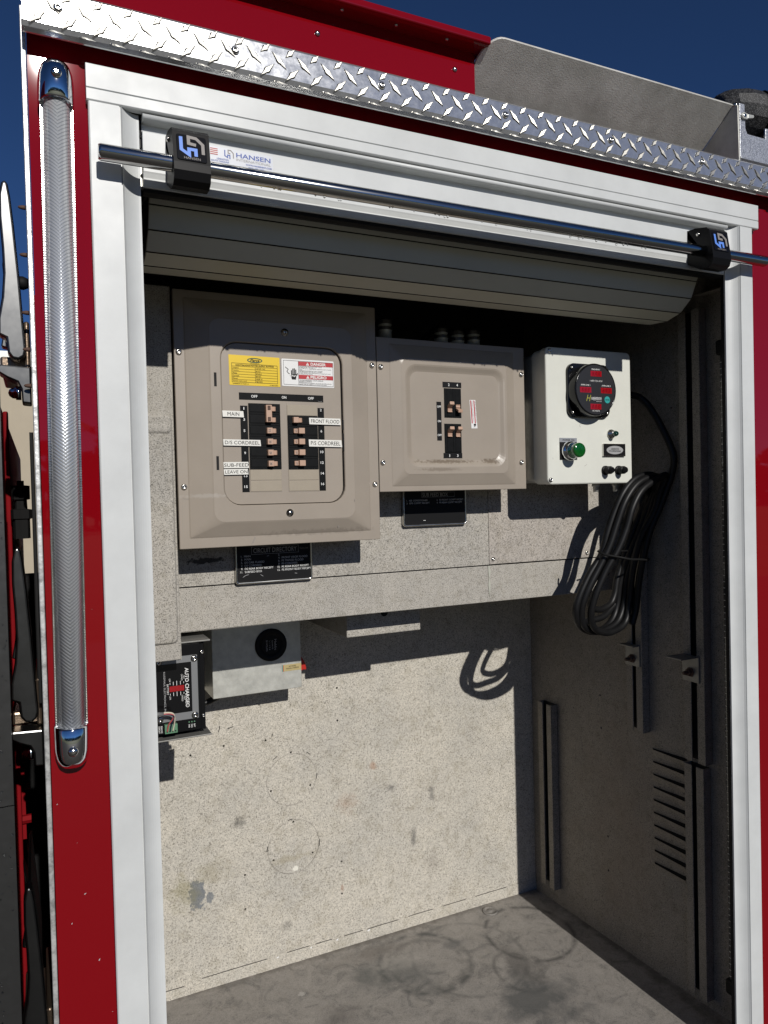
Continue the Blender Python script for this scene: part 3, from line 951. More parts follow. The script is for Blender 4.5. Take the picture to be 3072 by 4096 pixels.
for k in range(30):
    x = RND.uniform(.26, 1.05)
    r = RND.choice((.0012, .0016, .002))
    mb.lathe([(0, r * .8), (-r * .5, r), (-r * 1.2, r * .8), (-r * 1.7, r * .25)], (x, -.053 + RND.uniform(-.002, .002), 2.1636), 'z', 8)
obj('water_drops', mb, M['drop'], gb, kind='stuff')


def latch(xc):
    """moulded black bracket clamping the bar to the bottom rail"""
    w = .0225
    side = [(-.012, 2.2215), (-.036, 2.2205), (-.060, 2.2145), (-.0665, 2.2085), (-.0735, 2.168), (-.0745, 2.158), (-.071, 2.1475), (-.062, 2.1425), (-.046, 2.1440), (-.034, 2.1515), (-.0185, 2.1600), (-.0183, 2.2215)]
    L_ = obj('latch_bracket', MB().prism(side, xc - w, xc + w, 'x'), M['black'], RD, bevel=.005, seg=4)
    # emblem plate on the sloping face
    a, b2 = Vector((-.0671, 2.2055)), Vector((-.0735, 2.1690))
    up = (a - b2).normalized()
    n = Vector((-up.y, up.x))
    n = n if n.x < 0 else -n
    ang = math.atan2(n.y, -n.x)
    ctr = (a + b2) / 2 + n * .0004

    def place(o):
        # objects were drawn about (0,0,0) in the xz plane facing -y: tilt back and move onto the face
        T = Matrix.Translation((xc, ctr.x, ctr.y)) @ Matrix.Rotation(-ang, 4, 'X')
        o.matrix_parent_inverse = WM[o.parent.name].inverted()
        o.matrix_basis = T
        WM[o.name] = T
    em = obj('emblem_plate', plate(MB(), -.0182, .0182, -.0172, .0172, .003, -.0006, .0004), M['gloss_black'], L_)
    place(em)
    bl_ = ribbon([(-.0128, .0135), (-.0128, -.0035), (-.0035, -.0095), (-.0035, -.0018), (.0048, -.0018), (.0048, -.0105)], .0042, -.0009)
    gr_ = ribbon([(.0138, -.0065), (.0138, .0065), (.0058, .0138), (-.0035, .0145), (-.0035, .0058), (.0055, .0048)], .0040, -.00095)
    for mb_, mt in ((bl_, 'print_lblue'), (gr_, 'print_grey')):
        place(obj('emblem', mb_, M[mt], L_))
    o = text('lettering', 'HANSEN', 0, -.0138, -.0009, .020, .0030, M['print_grey'], L_)
    place(o)
    for zz in (2.2135,):
        obj('side_screw', MB().lathe([(0, .0034), (-.003, .003), (-.0034, .0005)], (xc - w, -.043, 2.207), 'x', 12), M['screw'], L_)
    return L_


latch(.1855)
latch(1.1085)
# maker's sticker on the rail
stk = obj('sticker', plate(MB(), .214, .3055, 2.1945, 2.2205, .001, -.0184, -.0181, .0001), mat('silver_sticker', (.58, .60, .64), .3), RD)
sy = -.0186
obj('flag', MB().box(.2200, .2300, sy, sy + .0001, 2.2095, 2.2175), M['print_white'], stk)
obj('flag_stripes', merge(*[MB().box(.2200, .2300, sy - .0002, sy - .0001, 2.2097 + .0024 * k, 2.2108 + .0024 * k) for k in range(4)]), M['print_red'], stk)
obj('emblem', merge(ribbon([(.2395, 2.218), (.2395, 2.2105), (.2432, 2.2085), (.2432, 2.2118), (.2462, 2.2118), (.2462, 2.2070)], .0015, sy)), M['print_blue'], stk)
obj('emblem', merge(ribbon([(.2510, 2.2085), (.2510, 2.2150), (.2475, 2.2185), (.2440, 2.2185), (.2440, 2.2145), (.2470, 2.2140)], .0014, sy)), M['print_grey'], stk)
text('lettering', 'HANSEN', .2785, 2.2138, sy, .0475, .0062, M['print_blue'], stk, bold=.02)
text('lettering', 'INTERNATIONAL', .2785, 2.2078, sy, .0475, .0034, M['print_grey'], stk)
text('lettering', 'WWW.HANSENINT.COM', .2855, 2.2032, sy, .036, .0023, M['print_blue'], stk, bold=.03)
text('lettering', '(803) 695-1500', .2820, 2.1995, sy, .022, .0025, M['print_blue'], stk, bold=.03)
text('lettering', 'LEXINGTON,\nSOUTH CAROLINA', .2330, 2.2035, sy, .024, .0055, M['print_blue'], stk, bold=.03, align='RIGHT')

# ------------------------------------------------------------------ tubular light on the red skin
LT = thing('tube_light', 'long ribbed clear tube light with chrome end caps on the red skin', 'light', (.032, -.03, 1.44))
lean = math.atan2(.0062, .79)
TM = Matrix.Translation((.0316, -.018, 1.8560)) @ Matrix.Rotation(lean, 4, 'Y')
n = 28
mb = MB()
rings = []
for z in (-.391, .391):
    rings.append([(.0158 * math.cos(math.pi * i / n), -.014 - .022 * math.sin(math.pi * i / n), z) for i in range(n + 1)] + [(-.0158, 0, z), (.0158, 0, z)])
mb.loops(rings, True, True, True)
obj('lens', mb, M['lens'], LT, mat4=TM)
mb = MB()
for s in (-1, 1):
    mb.box(min(s * .0161, s * .0182), max(s * .0161, s * .0182), -.0165, 0, -.391, .391)
obj('lens_flange', mb, M['steel'], LT, mat4=TM, bevel=.0007)
mb = MB()
for s in (-1, 1):
    for k in range(260):
        z = -.389 + k * .003
        mb.box(s * .0168 - .0012, s * .0168 + .0012, -.0178, -.0163, z, z + .0017)
obj('flange_ribs', mb, M['steel'], LT, mat4=TM, kind='stuff')
for s in (-1, 1):
    mb = MB()
    rings = []
    for zt, r, d in ((.3705, .0196, .0400), (.3725, .0203, .0415), (.4000, .0202, .0412), (.4090, .0192, .039), (.4160, .0172, .0345), (.4210, .0140, .0275), (.4240, .0096, .0185), (.4250, .004, .009)):
        rr = []
        for i in range(n + 1):
            a = math.pi * i / n
            ex = .78
            ca_, sa_ = math.cos(a), math.sin(a)
            rr.append((r * math.copysign(abs(ca_) ** ex, ca_), -d * (abs(sa_) ** ex), s * zt))
        rings.append(rr)
    mb.loops(rings, True, True, True)
    cap = obj('end_cap', mb, M['chrome'], LT, mat4=TM)
    obj('screw', MB().lathe([(0, .006), (-.0015, .0058), (-.0036, .0042), (-.0044, .0015)], (0, -.0413, s * .397), 'y', 18), M['screw'], cap, mat4=TM)

# ------------------------------------------------------------------ folding steps on the end wall
for i, (z, nm) in enumerate(((1.937, 'chrome folding step near the top of the body end wall, folded up'), (1.4775, 'chrome folding step halfway down the body end wall, folded up'), (1.045, 'chrome folding step low on the body end wall, folded up'))):
    FS = thing('folding_step', nm, 'step', (0, .1, z), 'folding steps on the body end wall')
    # blade seen edge-on: profile in x-z, swept along y
    pr = [(-.0075, z + .010), (-.010, z + .055), (-.0125, z + .105), (-.0165, z + .165), (-.0195, z + .200), (-.0220, z + .2165), (-.0255, z + .2215), (-.0295, z + .2175), (-.0325, z + .203), (-.0330, z + .175), (-.0310, z + .135), (-.0305, z + .105), (-.0330, z + .075), (-.0380, z + .048), (-.0385, z + .028), (-.0300, z + .024), (-.0285, z + .006), (-.024, z - .001), (-.016, z - .0025), (-.0095, z + .002)]
    obj('step_blade', MB().prism(pr, .035, .058, 'y', False), M['cast'], FS, bevel=.003, seg=3)
    obj('step_tread', MB().prism([(-.014, z + .08), (-.024, z + .215), (-.028, z + .21), (-.022, z + .08)], .058, .235, 'y'), M['cast'], FS, bevel=.002)
    obj('step_rim', MB().prism([(p[0] - .004, p[1]) for p in pr[9:14]] + [(-.030, z + .045), (-.027, z + .11)], .215, .235, 'y'), M['cast'], FS, bevel=.002)
    # bracket
    bp = [(-.0030, z - .012), (-.0385, z - .010), (-.0400, z - .014), (-.0395, z - .020), (-.030, z - .026), (-.0185, z - .031), (-.0145, z - .040), (-.0140, z - .057), (-.0030, z - .058)]
    obj('step_bracket', MB().prism(bp, .030, .062, 'y'), M['cast'], FS, bevel=.002)
    obj('hinge_block', MB().box(-.0385, -.0060, .064, .225, z - .0118, z + .006).box(-.010, -.0030, .05, .2, z - .011, z + .05), M['bronze'], FS, bevel=.003)
    obj('acorn_nut', MB().lathe([(0, .0088), (-.006, .0088), (-.0062, .0072), (-.010, .0068), (-.0135, .0042), (-.0148, .0008)], (-.0150, .046, z - .043), 'x', 16), M['chrome'], FS)
    if i == 0:
        obj('bump_stop', MB().lathe([(0, .008), (.008, .0085), (.014, .006), (.0145, .001)], (-.0165, .05, z + .098), 'x', 10), M['rubber'], FS)

# ------------------------------------------------------------------ guard tray and mat bracket on top
GT = thing('guard_tray', 'bare grey metal guard sheet leaning out above the tread plate trim', 'guard', (.93, .02, 2.36))
# sheet leaning outwards at the top, one rounded upper corner
X0, X1 = .653, 1.197
zt, zb, ytp, yb_ = 2.4655, 2.345, -.030, .131


def on_sheet(x, z):
    f_ = (zt - z) / (zt - zb)
    return (x, ytp + (yb_ - ytp) * f_, z)


out = [(X1, zb), (X1, zt)]
for i in range(9):
    a = math.radians(90 + 90 * i / 8)
    out.append((X0 + .034 + .034 * math.cos(a), zt - .028 + .028 * math.sin(a)))
out.append((X0 + .012, zb))
fr = [on_sheet(x, z) for x, z in out]
bk = [(p[0], p[1] + .0026, p[2] + .0040) for p in fr]
k = len(fr)
mb = MB().add(fr + bk, [tuple(range(k))[::-1], tuple(range(k, 2 * k))] + [(i, (i + 1) % k, k + (i + 1) % k, k + i) for i in range(k)])
obj('sheet', mb, M['mill'], GT, bevel=.0006)
obj('gusset', MB().prism([(-.0405, 2.3635), (-.0385, 2.462), (-.030, 2.4655), (.131, 2.345), (.131, 2.342), (-.0405, 2.342)], 1.1972, 1.2005, 'x'), M['mill'], GT, bevel=.0005)
obj('weld', MB().tube([(1.1965, -.031, 2.463), (1.1985, -.032, 2.4655), (1.2015, -.036, 2.4645)], [.0022, .0032, .0020], 8), M['screw'], GT)
MBK = thing('mounting_bracket', 'sparkling bare aluminium bracket plate with a square notch beside the guard', 'bracket', (1.35, -.04, 2.36))
zz0 = 2.3665
pl = [(1.2008, zz0), (1.2008, 2.4655), (1.2140, 2.4655), (1.2155, 2.4215), (1.2205, 2.412), (1.2700, 2.412), (1.2705, 2.432), (1.42, 2.432), (1.42, zz0)]
obj('plate', MB().prism(pl, -.0405, -.0370, 'y'), M['spark'], MBK, bevel=.0006)
obj('foot', MB().box(1.201, 1.42, -.0368, .02, zz0 - .0035, zz0 - .0002).box(1.201, 1.42, -.0425, -.0372, zz0 - .0033, zz0 - .0004), M['spark'], MBK, bevel=.0008)
obj('back_plate', MB().box(1.2205, 1.42, .008, .011, zz0, 2.438), M['spark'], MBK)
cl = obj('clip', MB().lathe([(0, .0062), (-.004, .0062), (-.0046, .0058)], (1.2085, -.0405, 2.4420), 'y', 18).box(1.2085, 1.2170, -.0445, -.0415, 2.4365, 2.4475).prism([(1.2170, 2.4385), (1.2330, 2.4420), (1.2345, 2.4455), (1.2330, 2.4475), (1.2170, 2.4465)], -.0448, -.040, 'y'), M['galv'], MBK, bevel=.0008)
obj('clip_screw', MB().lathe([(0, .0036), (-.0008, .0034), (-.0004, .0012)], (1.2085, -.0451, 2.4420), 'y', 12), M['screw'], cl)
rollm = thing('rolled_cover', 'black mesh cover rolled up on the notched bracket', 'cover', (1.35, .0, 2.44))
sec = []
mb = MB()
rings = []
for (x, r, yo, zo) in ((1.222, .026, .030, 2.492), (1.238, .037, .020, 2.489), (1.262, .044, .008, 2.482), (1.285, .045, .002, 2.479), (1.32, .044, 0, 2.4785), (1.42, .044, 0, 2.4785), (1.60, .043, 0, 2.478)):
    rings.append([(x, yo + r * .9 * math.cos(2 * math.pi * i / 12), zo + r * (1 if math.sin(2 * math.pi * i / 12) > 0 else .9) * math.sin(2 * math.pi * i / 12)) for i in range(12)])
mb.loops(rings, True, True, False)
m2, nt, N, L, b = nodes_of('black_mesh_weave')
b.inputs['Base Color'].default_value = (.008, .008, .009, 1)
b.inputs['Roughness'].default_value = .55
v = nt.nodes.new('ShaderNodeTexVoronoi')
v.inputs['Scale'].default_value = 480
L.new(pos(nt), v.inputs['Vector'])
L.new(ramp(nt, v.outputs['Distance'], [(.25, (.12, .12, .12)), (.4, (.006, .006, .007))]), b.inputs['Base Color'])
obj('roll', mb, m2, rollm, bevel=.002)
obj('strap', MB().lathe([(0, .046), (.02, .046)], (1.295, .001, 2.4785), 'x', 12, False), M['black'], rollm)

# ------------------------------------------------------------------ main breaker panel
BP = thing('main_breaker_panel', 'large beige breaker panel with two columns of black breakers and white name tapes', 'breaker panel', (.391, .3, 1.6725), 'breaker panels on the upper wall')
yo, yp_, yd = .2400, .2270, .2320
mb = MB()
mb.loops([rrect(.2093, .5738, 1.6725, 2.1008, .0015, .262), rrect(.2093, .5738, 1.6725, 2.1008, .0015, yo + .0008), rrect(.2101, .5730, 1.6733, 2.1000, .0015, yo),
          rrect(.2255, .5550, 1.6895, 2.0880, .002, yo), rrect(.2275, .5530, 1.6915, 2.0860, .003, yo - .0012),
          rrect(.2625, .5215, 1.7130, 2.0570, .017, yp_ + .0010), rrect(.2650, .5190, 1.7155, 2.0545, .018, yp_),
          rrect(.2812, .5022, 1.7412, 2.0192, .030, yp_), rrect(.2826, .5008, 1.7426, 2.0178, .029, yp_ + .0012), rrect(.2828, .5006, 1.7428, 2.0176, .0285, .236)], False, False)
mb.loops([rrect(.2093, .5738, 1.6725, 2.1008, .0015, .262), rrect(.2130, .5700, 1.6765, 2.0965, .0015, .262), rrect(.2130, .5700, 1.6765, 2.0965, .0015, YU - .0005)], False, False)
cover = obj('cover', mb, M['tan'], BP)
obj('door_backing', MB().box(.281, .5025, .2375, .2395, 1.741, 2.02), M['shadow_gap'], BP)
obj('panel_door', plate(MB(), .2838, .4985, 1.7438, 2.0166, .0275, yd, .2365, .0006, 6), M['tan'], BP)
for (x, z) in ((.2166, 1.9977), (.5648, 1.9943), (.2187, 1.7756), (.5651, 1.7749)):
    inst('screw', bh, BP, (x, yo, z))
for (x, z) in ((.3948, 2.0395), (.3954, 1.7275)):
    sc_ = obj('slotted_screw', MB().lathe([(0, .0066), (-.0012, .0066), (-.0013, .0046), (-.0038, .0044), (-.0042, .0010)], (x, yp_, z), 'y', 20), M['screw'], BP)
    obj('screw_slot', MB().box(x - .0007, x + .0007, yp_ - .00435, yp_ - .0042, z - .0042, z + .0042), M['shadow_gap'], sc_)
for z in (1.953, 1.814):
    obj('latch_slot', MB().box(.2705, .2748, yp_ - .0003, yp_ - .0001, z - .0115, z + .0115), M['shadow_gap'], BP)
for z0, z1 in ((1.873, 1.891), (1.835, 1.867)):
    obj('door_latch', MB().box(.4988, .5018, yp_ + .001, .236, z0, z1), M['gloss_black'], BP, bevel=.0006)
# filler blanks
for (x0, x1, zc) in ((.3285, .3838, 1.7938), (.3285, .3838, 1.7747), (.3967, .4523, 1.9062), (.3967, .4523, 1.7932), (.3967, .4523, 1.7742)):
    obj('filler_blank', MB().box(x0, x1, yd - .0012, yd - .0001, zc - .0091, zc + .0091), M['blank'], BP, bevel=.0005)
obj('column_backing', MB().box(.3278, .3843, yd - .0004, yd - .0002, 1.7645, 1.9185).box(.3961, .4530, yd - .0004, yd - .0002, 1.7637, 1.9185), M['tan'], BP)  # plain beige strips behind the two breaker columns


def lever(mb, x0, x1, zc, y, hz, flip=False, tall=None):
    """tan toggle: saddle tongue and a raised lever block"""
    h = hz / 2
    xm = x0 + (x1 - x0) * (.58 if not flip else .42)
    z0, z1 = (zc - h, zc + h) if tall is None else tall
    if not flip:
        mb.prism([(x0 + .0006, y - .0082), (xm - .0002, y - .0094), (xm + .0012, y - .001), (x0 - .0002, y - .001)], z0, z1, 'z')
        mb.prism([(xm + .0006, y - .0040), (x1 - .0016, y - .0034), (x1, y - .0048), (x1, y), (xm + .0006, y)], zc - h * .82, zc + h * .82, 'z')
    else:
        mb.prism([(xm, y - .0086), (x1 - .0006, y - .0090), (x1 - .0030, y - .001), (xm - .0012, y - .001)], z0, z1, 'z')
        mb.prism([(xm - .0008, y - .0040), (x0 + .0016, y - .0034), (x0, y - .0048), (x0, y), (xm - .0008, y)], zc - h * .82, zc + h * .82, 'z')
    return mb


def breaker(parent, x0, x1, zc, y, hz=.0186):
    mb = MB()
    mb.box(x0, x1, y - .0016, y, zc - hz / 2, zc + hz / 2)
    mb.box(x0 + .002, x1 - .0015, y - .0026, y - .0017, zc - hz * .30, zc + hz * .36)
    return obj('breaker', mb, M['breaker'], parent, bevel=.0005)


yb0 = yd - .0006
LZ = [1.9066 - .01878 * i for i in range(6)]
for i, z in enumerate(LZ):
    b_ = breaker(BP, .3282, .3839, z, yb0)
    if i == 0:
        obj('tie_handle', lever(MB(), .3560, .3742, z, yb0 - .002, .0098, tall=(1.8835, 1.9128)), M['handle'], b_, bevel=.0006)
    elif i == 1:
        mb = MB().prism([(.3672, yb0 - .006), (.3726, yb0 - .0054), (.3742, yb0 - .0068), (.3742, yb0 - .002), (.3672, yb0 - .002)], z - .004, z + .004, 'z')
        obj('handle', mb, M['handle'], b_, bevel=.0005)
    else:
        obj('handle', lever(MB(), .3565 + .0003 * i, .3738 + .0003 * i, z, yb0 - .002, .0098), M['handle'], b_, bevel=.0006)
    if i != 1 and i > 1:
        text('lettering', ('15', '20', '20', '30')[i - 2], .3610 + .0003 * i, z, yb0 - .0118, .0042, .0038, M['print_grey'], b_, rot=-90)
for z in (1.9078, 1.8886):
    obj('handle_mark', MB().box(.3590, .3640, yb0 - .01165, yb0 - .0112, z - .0035, z + .0035), M['rust'], BP)
for i in range(5):
    z = 1.8873 - .01872 * i
    b_ = breaker(BP, .3968, .4522, z, yb0)
    if i == 0:
        obj('handle', lever(MB(), .4046, .4216, z + .001, yb0 - .002, .0098), M['handle'], b_, bevel=.0006)
    else:
        obj('handle', lever(MB(), .4060, .4255, z + .001, yb0 - .002, .0098, True), M['handle'], b_, bevel=.0006)
        text('lettering', 'OFF', .4105, z + .001, yb0 - .0062, .0052, .0030, M['print_grey'], b_, rot=-90)

# printed strips and numbers
yl = yd - .0004
hs_ = obj('switch_strip', MB().box(.3128, .4646, yl, yd - .0001, 1.9216, 1.9337), M['breaker'], BP)
for s, x in (('OFF', .3393), ('ON', .3920), ('OFF', .4412)):
    text('lettering', s, x, 1.9279, yl - .0003, .0108 if s == 'OFF' else .0082, .0045, M['print_white'], hs_, bold=.02)
text('lettering', 'No. 81371', .4585, 1.9231, yl - .0003, .0068, .0012, M['print_dim'], hs_)
for x0, x1, lab in ((.3142, .3268, (('1', 1.9068), ('3', 1.8880), ('5', 1.8690), ('7', 1.850), ('9', 1.8312), ('11', 1.812), ('13', 1.7925), ('15', 1.7740))), (.4533, .4652, (('2', 1.9078), ('4', 1.889), ('6', 1.8704), ('8', 1.852), ('10', 1.8336), ('12', 1.8146), ('14', 1.7956), ('16', 1.7768)))):
    st_ = obj('number_strip', MB().box(x0, x1, yl, yd - .0001, 1.7647, 1.9115), M['breaker'], BP)
    for s, z in lab:
        text('lettering', s, (x0 + x1) / 2, z, yl - .0003, .0030 if len(s) == 1 and s != '1' else (.0015 if s == '1' else .0058), .0044, M['print_white'], st_, bold=.02)
# embossed white name tapes, a little crooked
yt_ = yb0 - .0032


def tape(s, x0, x1, z0, z1, tilt, tx=None, tw=None, parent=BP, y=yt_):
    xc, zc = (x0 + x1) / 2, (z0 + z1) / 2
    w, h = (x1 - x0) / 2, (z1 - z0) / 2
    t = math.tan(math.radians(tilt))
    mb = MB().prism([(x0, zc - h - w * t), (x1, zc - h + w * t), (x1 - .001, zc + h + w * t), (x0 - .0005, zc + h - w * t)], y, y + .0003, 'y')
    o = obj('name_tape', mb, M['tape'], parent)
    text('lettering', s, tx or xc, zc, y - .0003, tw or (x1 - x0) * .84, h * 1.12, M['print_black'], o, rot=tilt)


tape('MAIN', .2836, .3196, 1.8914, 1.9018, -.5, tw=.0200)
tape('D/S CORDREEL', .2836, .3478, 1.8432, 1.8536, -.6, tw=.0595)
tape('SUB-FEED', .2830, .3258, 1.8056, 1.8158, .5, tw=.0415)
tape('LEAVE ON', .2832, .3246, 1.7945, 1.8040, .6, tw=.0380)
tape('FRONT FLOOD', .4362, .4958, 1.8818, 1.8932, -.4, tw=.0535)
tape('P/S CORDREEL', .4346, .4970, 1.8425, 1.8548, -.7, tw=.0560)
# yellow rating label
yw_ = yd - .0005
YL = obj('rating_label', MB().prism([(.2968, 1.9968), (.3857, 1.9960), (.3859, 1.9457), (.2974, 1.9458)], yw_, yd - .0001, 'y'), M['yellow'], BP, label='yellow power rating label on the breaker door')
y3 = yw_ - .0003
ell = lambda cx_, cz_, rx, rz, n_=28: [(cx_ + rx * math.cos(2 * math.pi * i / n_), cz_ + rz * math.sin(2 * math.pi * i / n_)) for i in range(n_)]
obj('oval', ribbon(ell(.3418, 1.9889, .0125, .0034), .0016, y3, True), M['print_green'], YL)
text('lettering', 'Pierce', .3418, 1.9889, y3 - .0001, .0165, .0048, M['print_black'], YL, shear=.35, bold=.02)
text('lettering', 'MANUFACTURING INC.', .3418, 1.9838, y3, .0165, .0011, M['print_black'], YL)
rules = [ribbon([(.3018, 1.9830), (.3812, 1.9815), (.3812, 1.9508), (.3018, 1.9510)], .0006, y3, True)]
for k in range(6):
    z = 1.9776 - .00445 * k
    rules.append(ribbon([(.3021, z + .0002), (.3418, z - .0001)], .0004, y3 - .0001))
    rules.append(ribbon([(.3424, z - .0001), (.3809, z - .0004)], .0004, y3 - .0001))
rules.append(ribbon([(.3421, 1.9775), (.3421, 1.9512)], .0005, y3 - .0002))
obj('table_rules', merge(*rules), M['print_black'], YL)
text('lettering', 'CONTINUOUS POWER SUPPLY RATING', .3415, 1.9798, y3 - .0003, .0665, .0022, M['print_black'], YL, bold=.02)
for k, (a, b2) in enumerate((('Voltage(s)', '120/240 VAC'), ('Frequency', '60 HZ'), ('Phase', 'SINGLE'), ('Current', '80/40A'), ('Power', '10000 W'), ('Minimum engine speed', '700 RPM'))):
    z = 1.9753 - .00445 * k
    text('lettering', a, .3030, z, y3 - .0003, None, .0024, M['print_black'], YL, anchor='L')
    text('lettering', b2, .3432, z - .0003, y3 - .0003, None, .0022, M['print_black'], YL, anchor='L')
text('lettering', 'HARRISON HI PACK 16', .3030, 1.9483, y3, .0270, .0017, M['print_black'], YL, anchor='L', bold=.02)
text('lettering', '91-8023-0096', .3745, 1.9475, y3, .0150, .0015, M['print_black'], YL, bold=.02)
# danger label
DL = obj('danger_label', plate(MB(), .3892, .4860, 1.9478, 1.9952, .0016, yw_, yd - .0001, .0001), M['sticker_white'], BP, label='white and red electric shock danger label on the breaker door')
obj('label_rule', ribbon([(.3925, 1.9925), (.4842, 1.9920), (.4842, 1.9500), (.3925, 1.9508)], .0005, y3, True), M['print_black'], DL)
obj('label_rule', ribbon([(.4196, 1.9922), (.4196, 1.9506)], .0005, y3 - .0001), M['print_black'], DL)
for zc, s in ((1.9880, 'DANGER'), (1.9650, 'PELIGRO')):
    obj('red_bar', MB().box(.4199, .4839, y3 - .0001, y3, zc - .0036, zc + .0036), M['print_red'], DL)
    text('lettering', s, .4565, zc, y3 - .0004, .0285 if s == 'DANGER' else .0300, .0052, M['print_white'], DL, bold=.03)
    obj('warning_triangle', MB().prism([(.4335, zc - .0027), (.4395, zc - .0027), (.4365, zc + .0027)], y3 - .0004, y3 - .0002, 'y'), M['print_white'], DL)
    text('lettering', '!', .4365, zc - .0004, y3 - .0006, .0006, .0032, M['print_red'], DL, bold=.02)
text('lettering', 'HAZARDOUS VOLTAGE. WILL CAUSE\nSEVERE INJURY OR DEATH.\nTurn OFF power supplying this equipment before working\ninside.\nTENSION DANGEREUSE. PEUT CAUSER\nDES BLESSURES GRAVES OU LA MORT.\nCouper l\'alimentation electrique de cet equipement avant\nd\'y effectuer des travaux.', .4206, 1.9766, y3 - .0003, .0600, .0146, M['print_black'], DL, anchor='L')
text('lettering', 'VOLTAJE PELIGROSO. CAUSA HERIDAS\nSEVERAS O MUERTE.\nINTERRUMPA el suministro de energia que alimenta este\nequipo antes de trabajar en el interior del mismo.', .4206, 1.9555, y3 - .0003, .0600, .0092, M['print_black'], DL, anchor='L')
hand = MB().prism([(.4075, 1.9598), (.4145, 1.9598), (.4155, 1.9650), (.4165, 1.9690), (.4062, 1.9690), (.4058, 1.9650)], y3 - .0002, y3, 'y')
for k, (dx, ln) in enumerate(((-.0044, .0065), (-.0018, .0095), (.0008, .0100), (.0034, .0080))):
    hand.box(.4112 + dx - .0009, .4112 + dx + .0009, y3 - .0002, y3, 1.9692, 1.9692 + ln)
hand.prism([(.4166, 1.9660), (.4184, 1.9705), (.4174, 1.9715), (.4160, 1.9690)], y3 - .0002, y3, 'y')
obj('hand_pictogram', hand, M['print_black'], DL)
obj('spark_pictogram', ribbon([(.3955, 1.9810), (.4010, 1.9770), (.3985, 1.9735), (.4015, 1.9700), (.4035, 1.9690)], .0010, y3), M['print_black'], DL)
obj('spark_pictogram', ribbon([(.4035, 1.9670), (.4072, 1.9650), (.4085, 1.9672), (.4115, 1.9645), (.4128, 1.9668), (.4150, 1.9655)], .0010, y3 - .0004), M['print_white'], DL)
# scuffs on the lower flange
for pts_, wd in (([(.3300, 1.6760), (.3345, 1.6845), (.3360, 1.6880)], .0008), ([(.3325, 1.6775), (.3372, 1.6865)], .0005), ([(.4870, 1.7010), (.4880, 1.6985)], .0010), ([(.2160, 1.7560), (.2260, 1.7550)], .0006), ([(.5170, 1.7480), (.5185, 1.7440)], .0006)):
    obj('scuff', ribbon(pts_, wd, yo - .0003 if pts_[0][1] < 1.69 or pts_[0][0] < .225 else yp_ - .0012 if pts_[0][0] > .5 else yo - .0075), M['print_grey'], BP)

# ------------------------------------------------------------------ sub-feed breaker panel
SP = thing('sub_breaker_panel', 'smaller square beige breaker panel with four upright black breakers', 'breaker panel', (.74, .3, 1.76), 'breaker panels on the upper wall')
ys, yf_ = .2310, .2370
mb = MB()
mb.loops([rrect(.5752, .9065, 1.7603, 2.0478, .0012, .262), rrect(.5752, .9065, 1.7603, 2.0478, .0012, yo + .0008), rrect(.5760, .9057, 1.7611, 2.0470, .0012, yo),
          rrect(.6005, .8800, 1.7700, 2.0365, .002, yo), rrect(.6025, .8780, 1.7720, 2.0345, .003, yo - .001),
          rrect(.6205, .8590, 1.7905, 2.0125, .012, ys + .001), rrect(.6228, .8568, 1.7928, 2.0102, .013, ys),
          rrect(.6290, .8520, 1.8060, 2.0000, .024, ys), rrect(.6320, .8490, 1.8090, 1.9970, .022, ys + .001),
          rrect(.6385, .8430, 1.8155, 1.9905, .018, yf_ - .0015), rrect(.6420, .8395, 1.8190, 1.9870, .016, yf_), rrect(.66, .82, 1.83, 1.975, .005, yf_)], False, True)
mb.loops([rrect(.5752, .9065, 1.7603, 2.0478, .0012, .262), rrect(.580, .902, 1.765, 2.043, .0012, .262), rrect(.580, .902, 1.765, 2.043, .0012, YU - .0005)], False, False)
obj('cover', mb, M['tan'], SP)
for (x, z) in ((.5828, 1.9924), (.8984, 1.9935), (.5824, 1.815), (.8950, 1.8148)):
    inst('screw', bh, SP, (x, yo, z))
y2 = yf_ - .0004


def vlever(mb, x0, x1, zlo, zhi, y, up=True):
    h = zhi - zlo
    if up:
        mb.prism([(y - .0115, zhi), (y - .0125, zhi - h * .30), (y - .001, zhi - h * .62), (y - .001, zhi - h * .36)], x0, x1, 'x')
        mb.prism([(y - .0045, zlo), (y - .0030, zlo + h * .10), (y - .0036, zlo + h * .36), (y, zlo + h * .36), (y, zlo)], x0, x1, 'x')
    else:
        mb.prism([(y - .0115, zlo), (y - .0125, zlo + h * .30), (y - .001, zlo + h * .62), (y - .001, zlo + h * .36)], x0, x1, 'x')
        mb.prism([(y - .0045, zhi), (y - .0030, zhi - h * .10), (y - .0036, zhi - h * .36), (y, zhi - h * .36), (y, zhi)], x0, x1, 'x')
    return mb


for x0, x1, z0, z1, hz0, hz1, up in ((.7158, .7339, 1.9021, 1.9573, 1.9113, 1.9310, True), (.7343, .7522, 1.9021, 1.9573, 1.9100, 1.9265, False), (.7150, .7330, 1.8340, 1.8886, 1.8640, 1.8832, True), (.7334, .7512, 1.8340, 1.8886, 1.8638, 1.8832, True)):
    b_ = obj('breaker', MB().box(x0, x1, y2 - .0016, y2, z0, z1).box(x0 + .0045, x1 - .0035, y2 - .0024, y2 - .0017, z0 + .002, z1 - .002), M['breaker'], SP, bevel=.0005)
    obj('handle', vlever(MB(), (x0 + x1) / 2 - .0048, (x0 + x1) / 2 + .0048, hz0, hz1, y2 - .0018, up), M['handle'], b_, bevel=.0005)
obj('breaker_opening', MB().box(.7148, .7532, yf_ - .0003, yf_ - .0001, 1.9010, 1.9580).box(.7140, .7522, yf_ - .0003, yf_ - .0001, 1.8330, 1.8896), M['shadow_gap'], SP)
y4 = yf_ - .0005
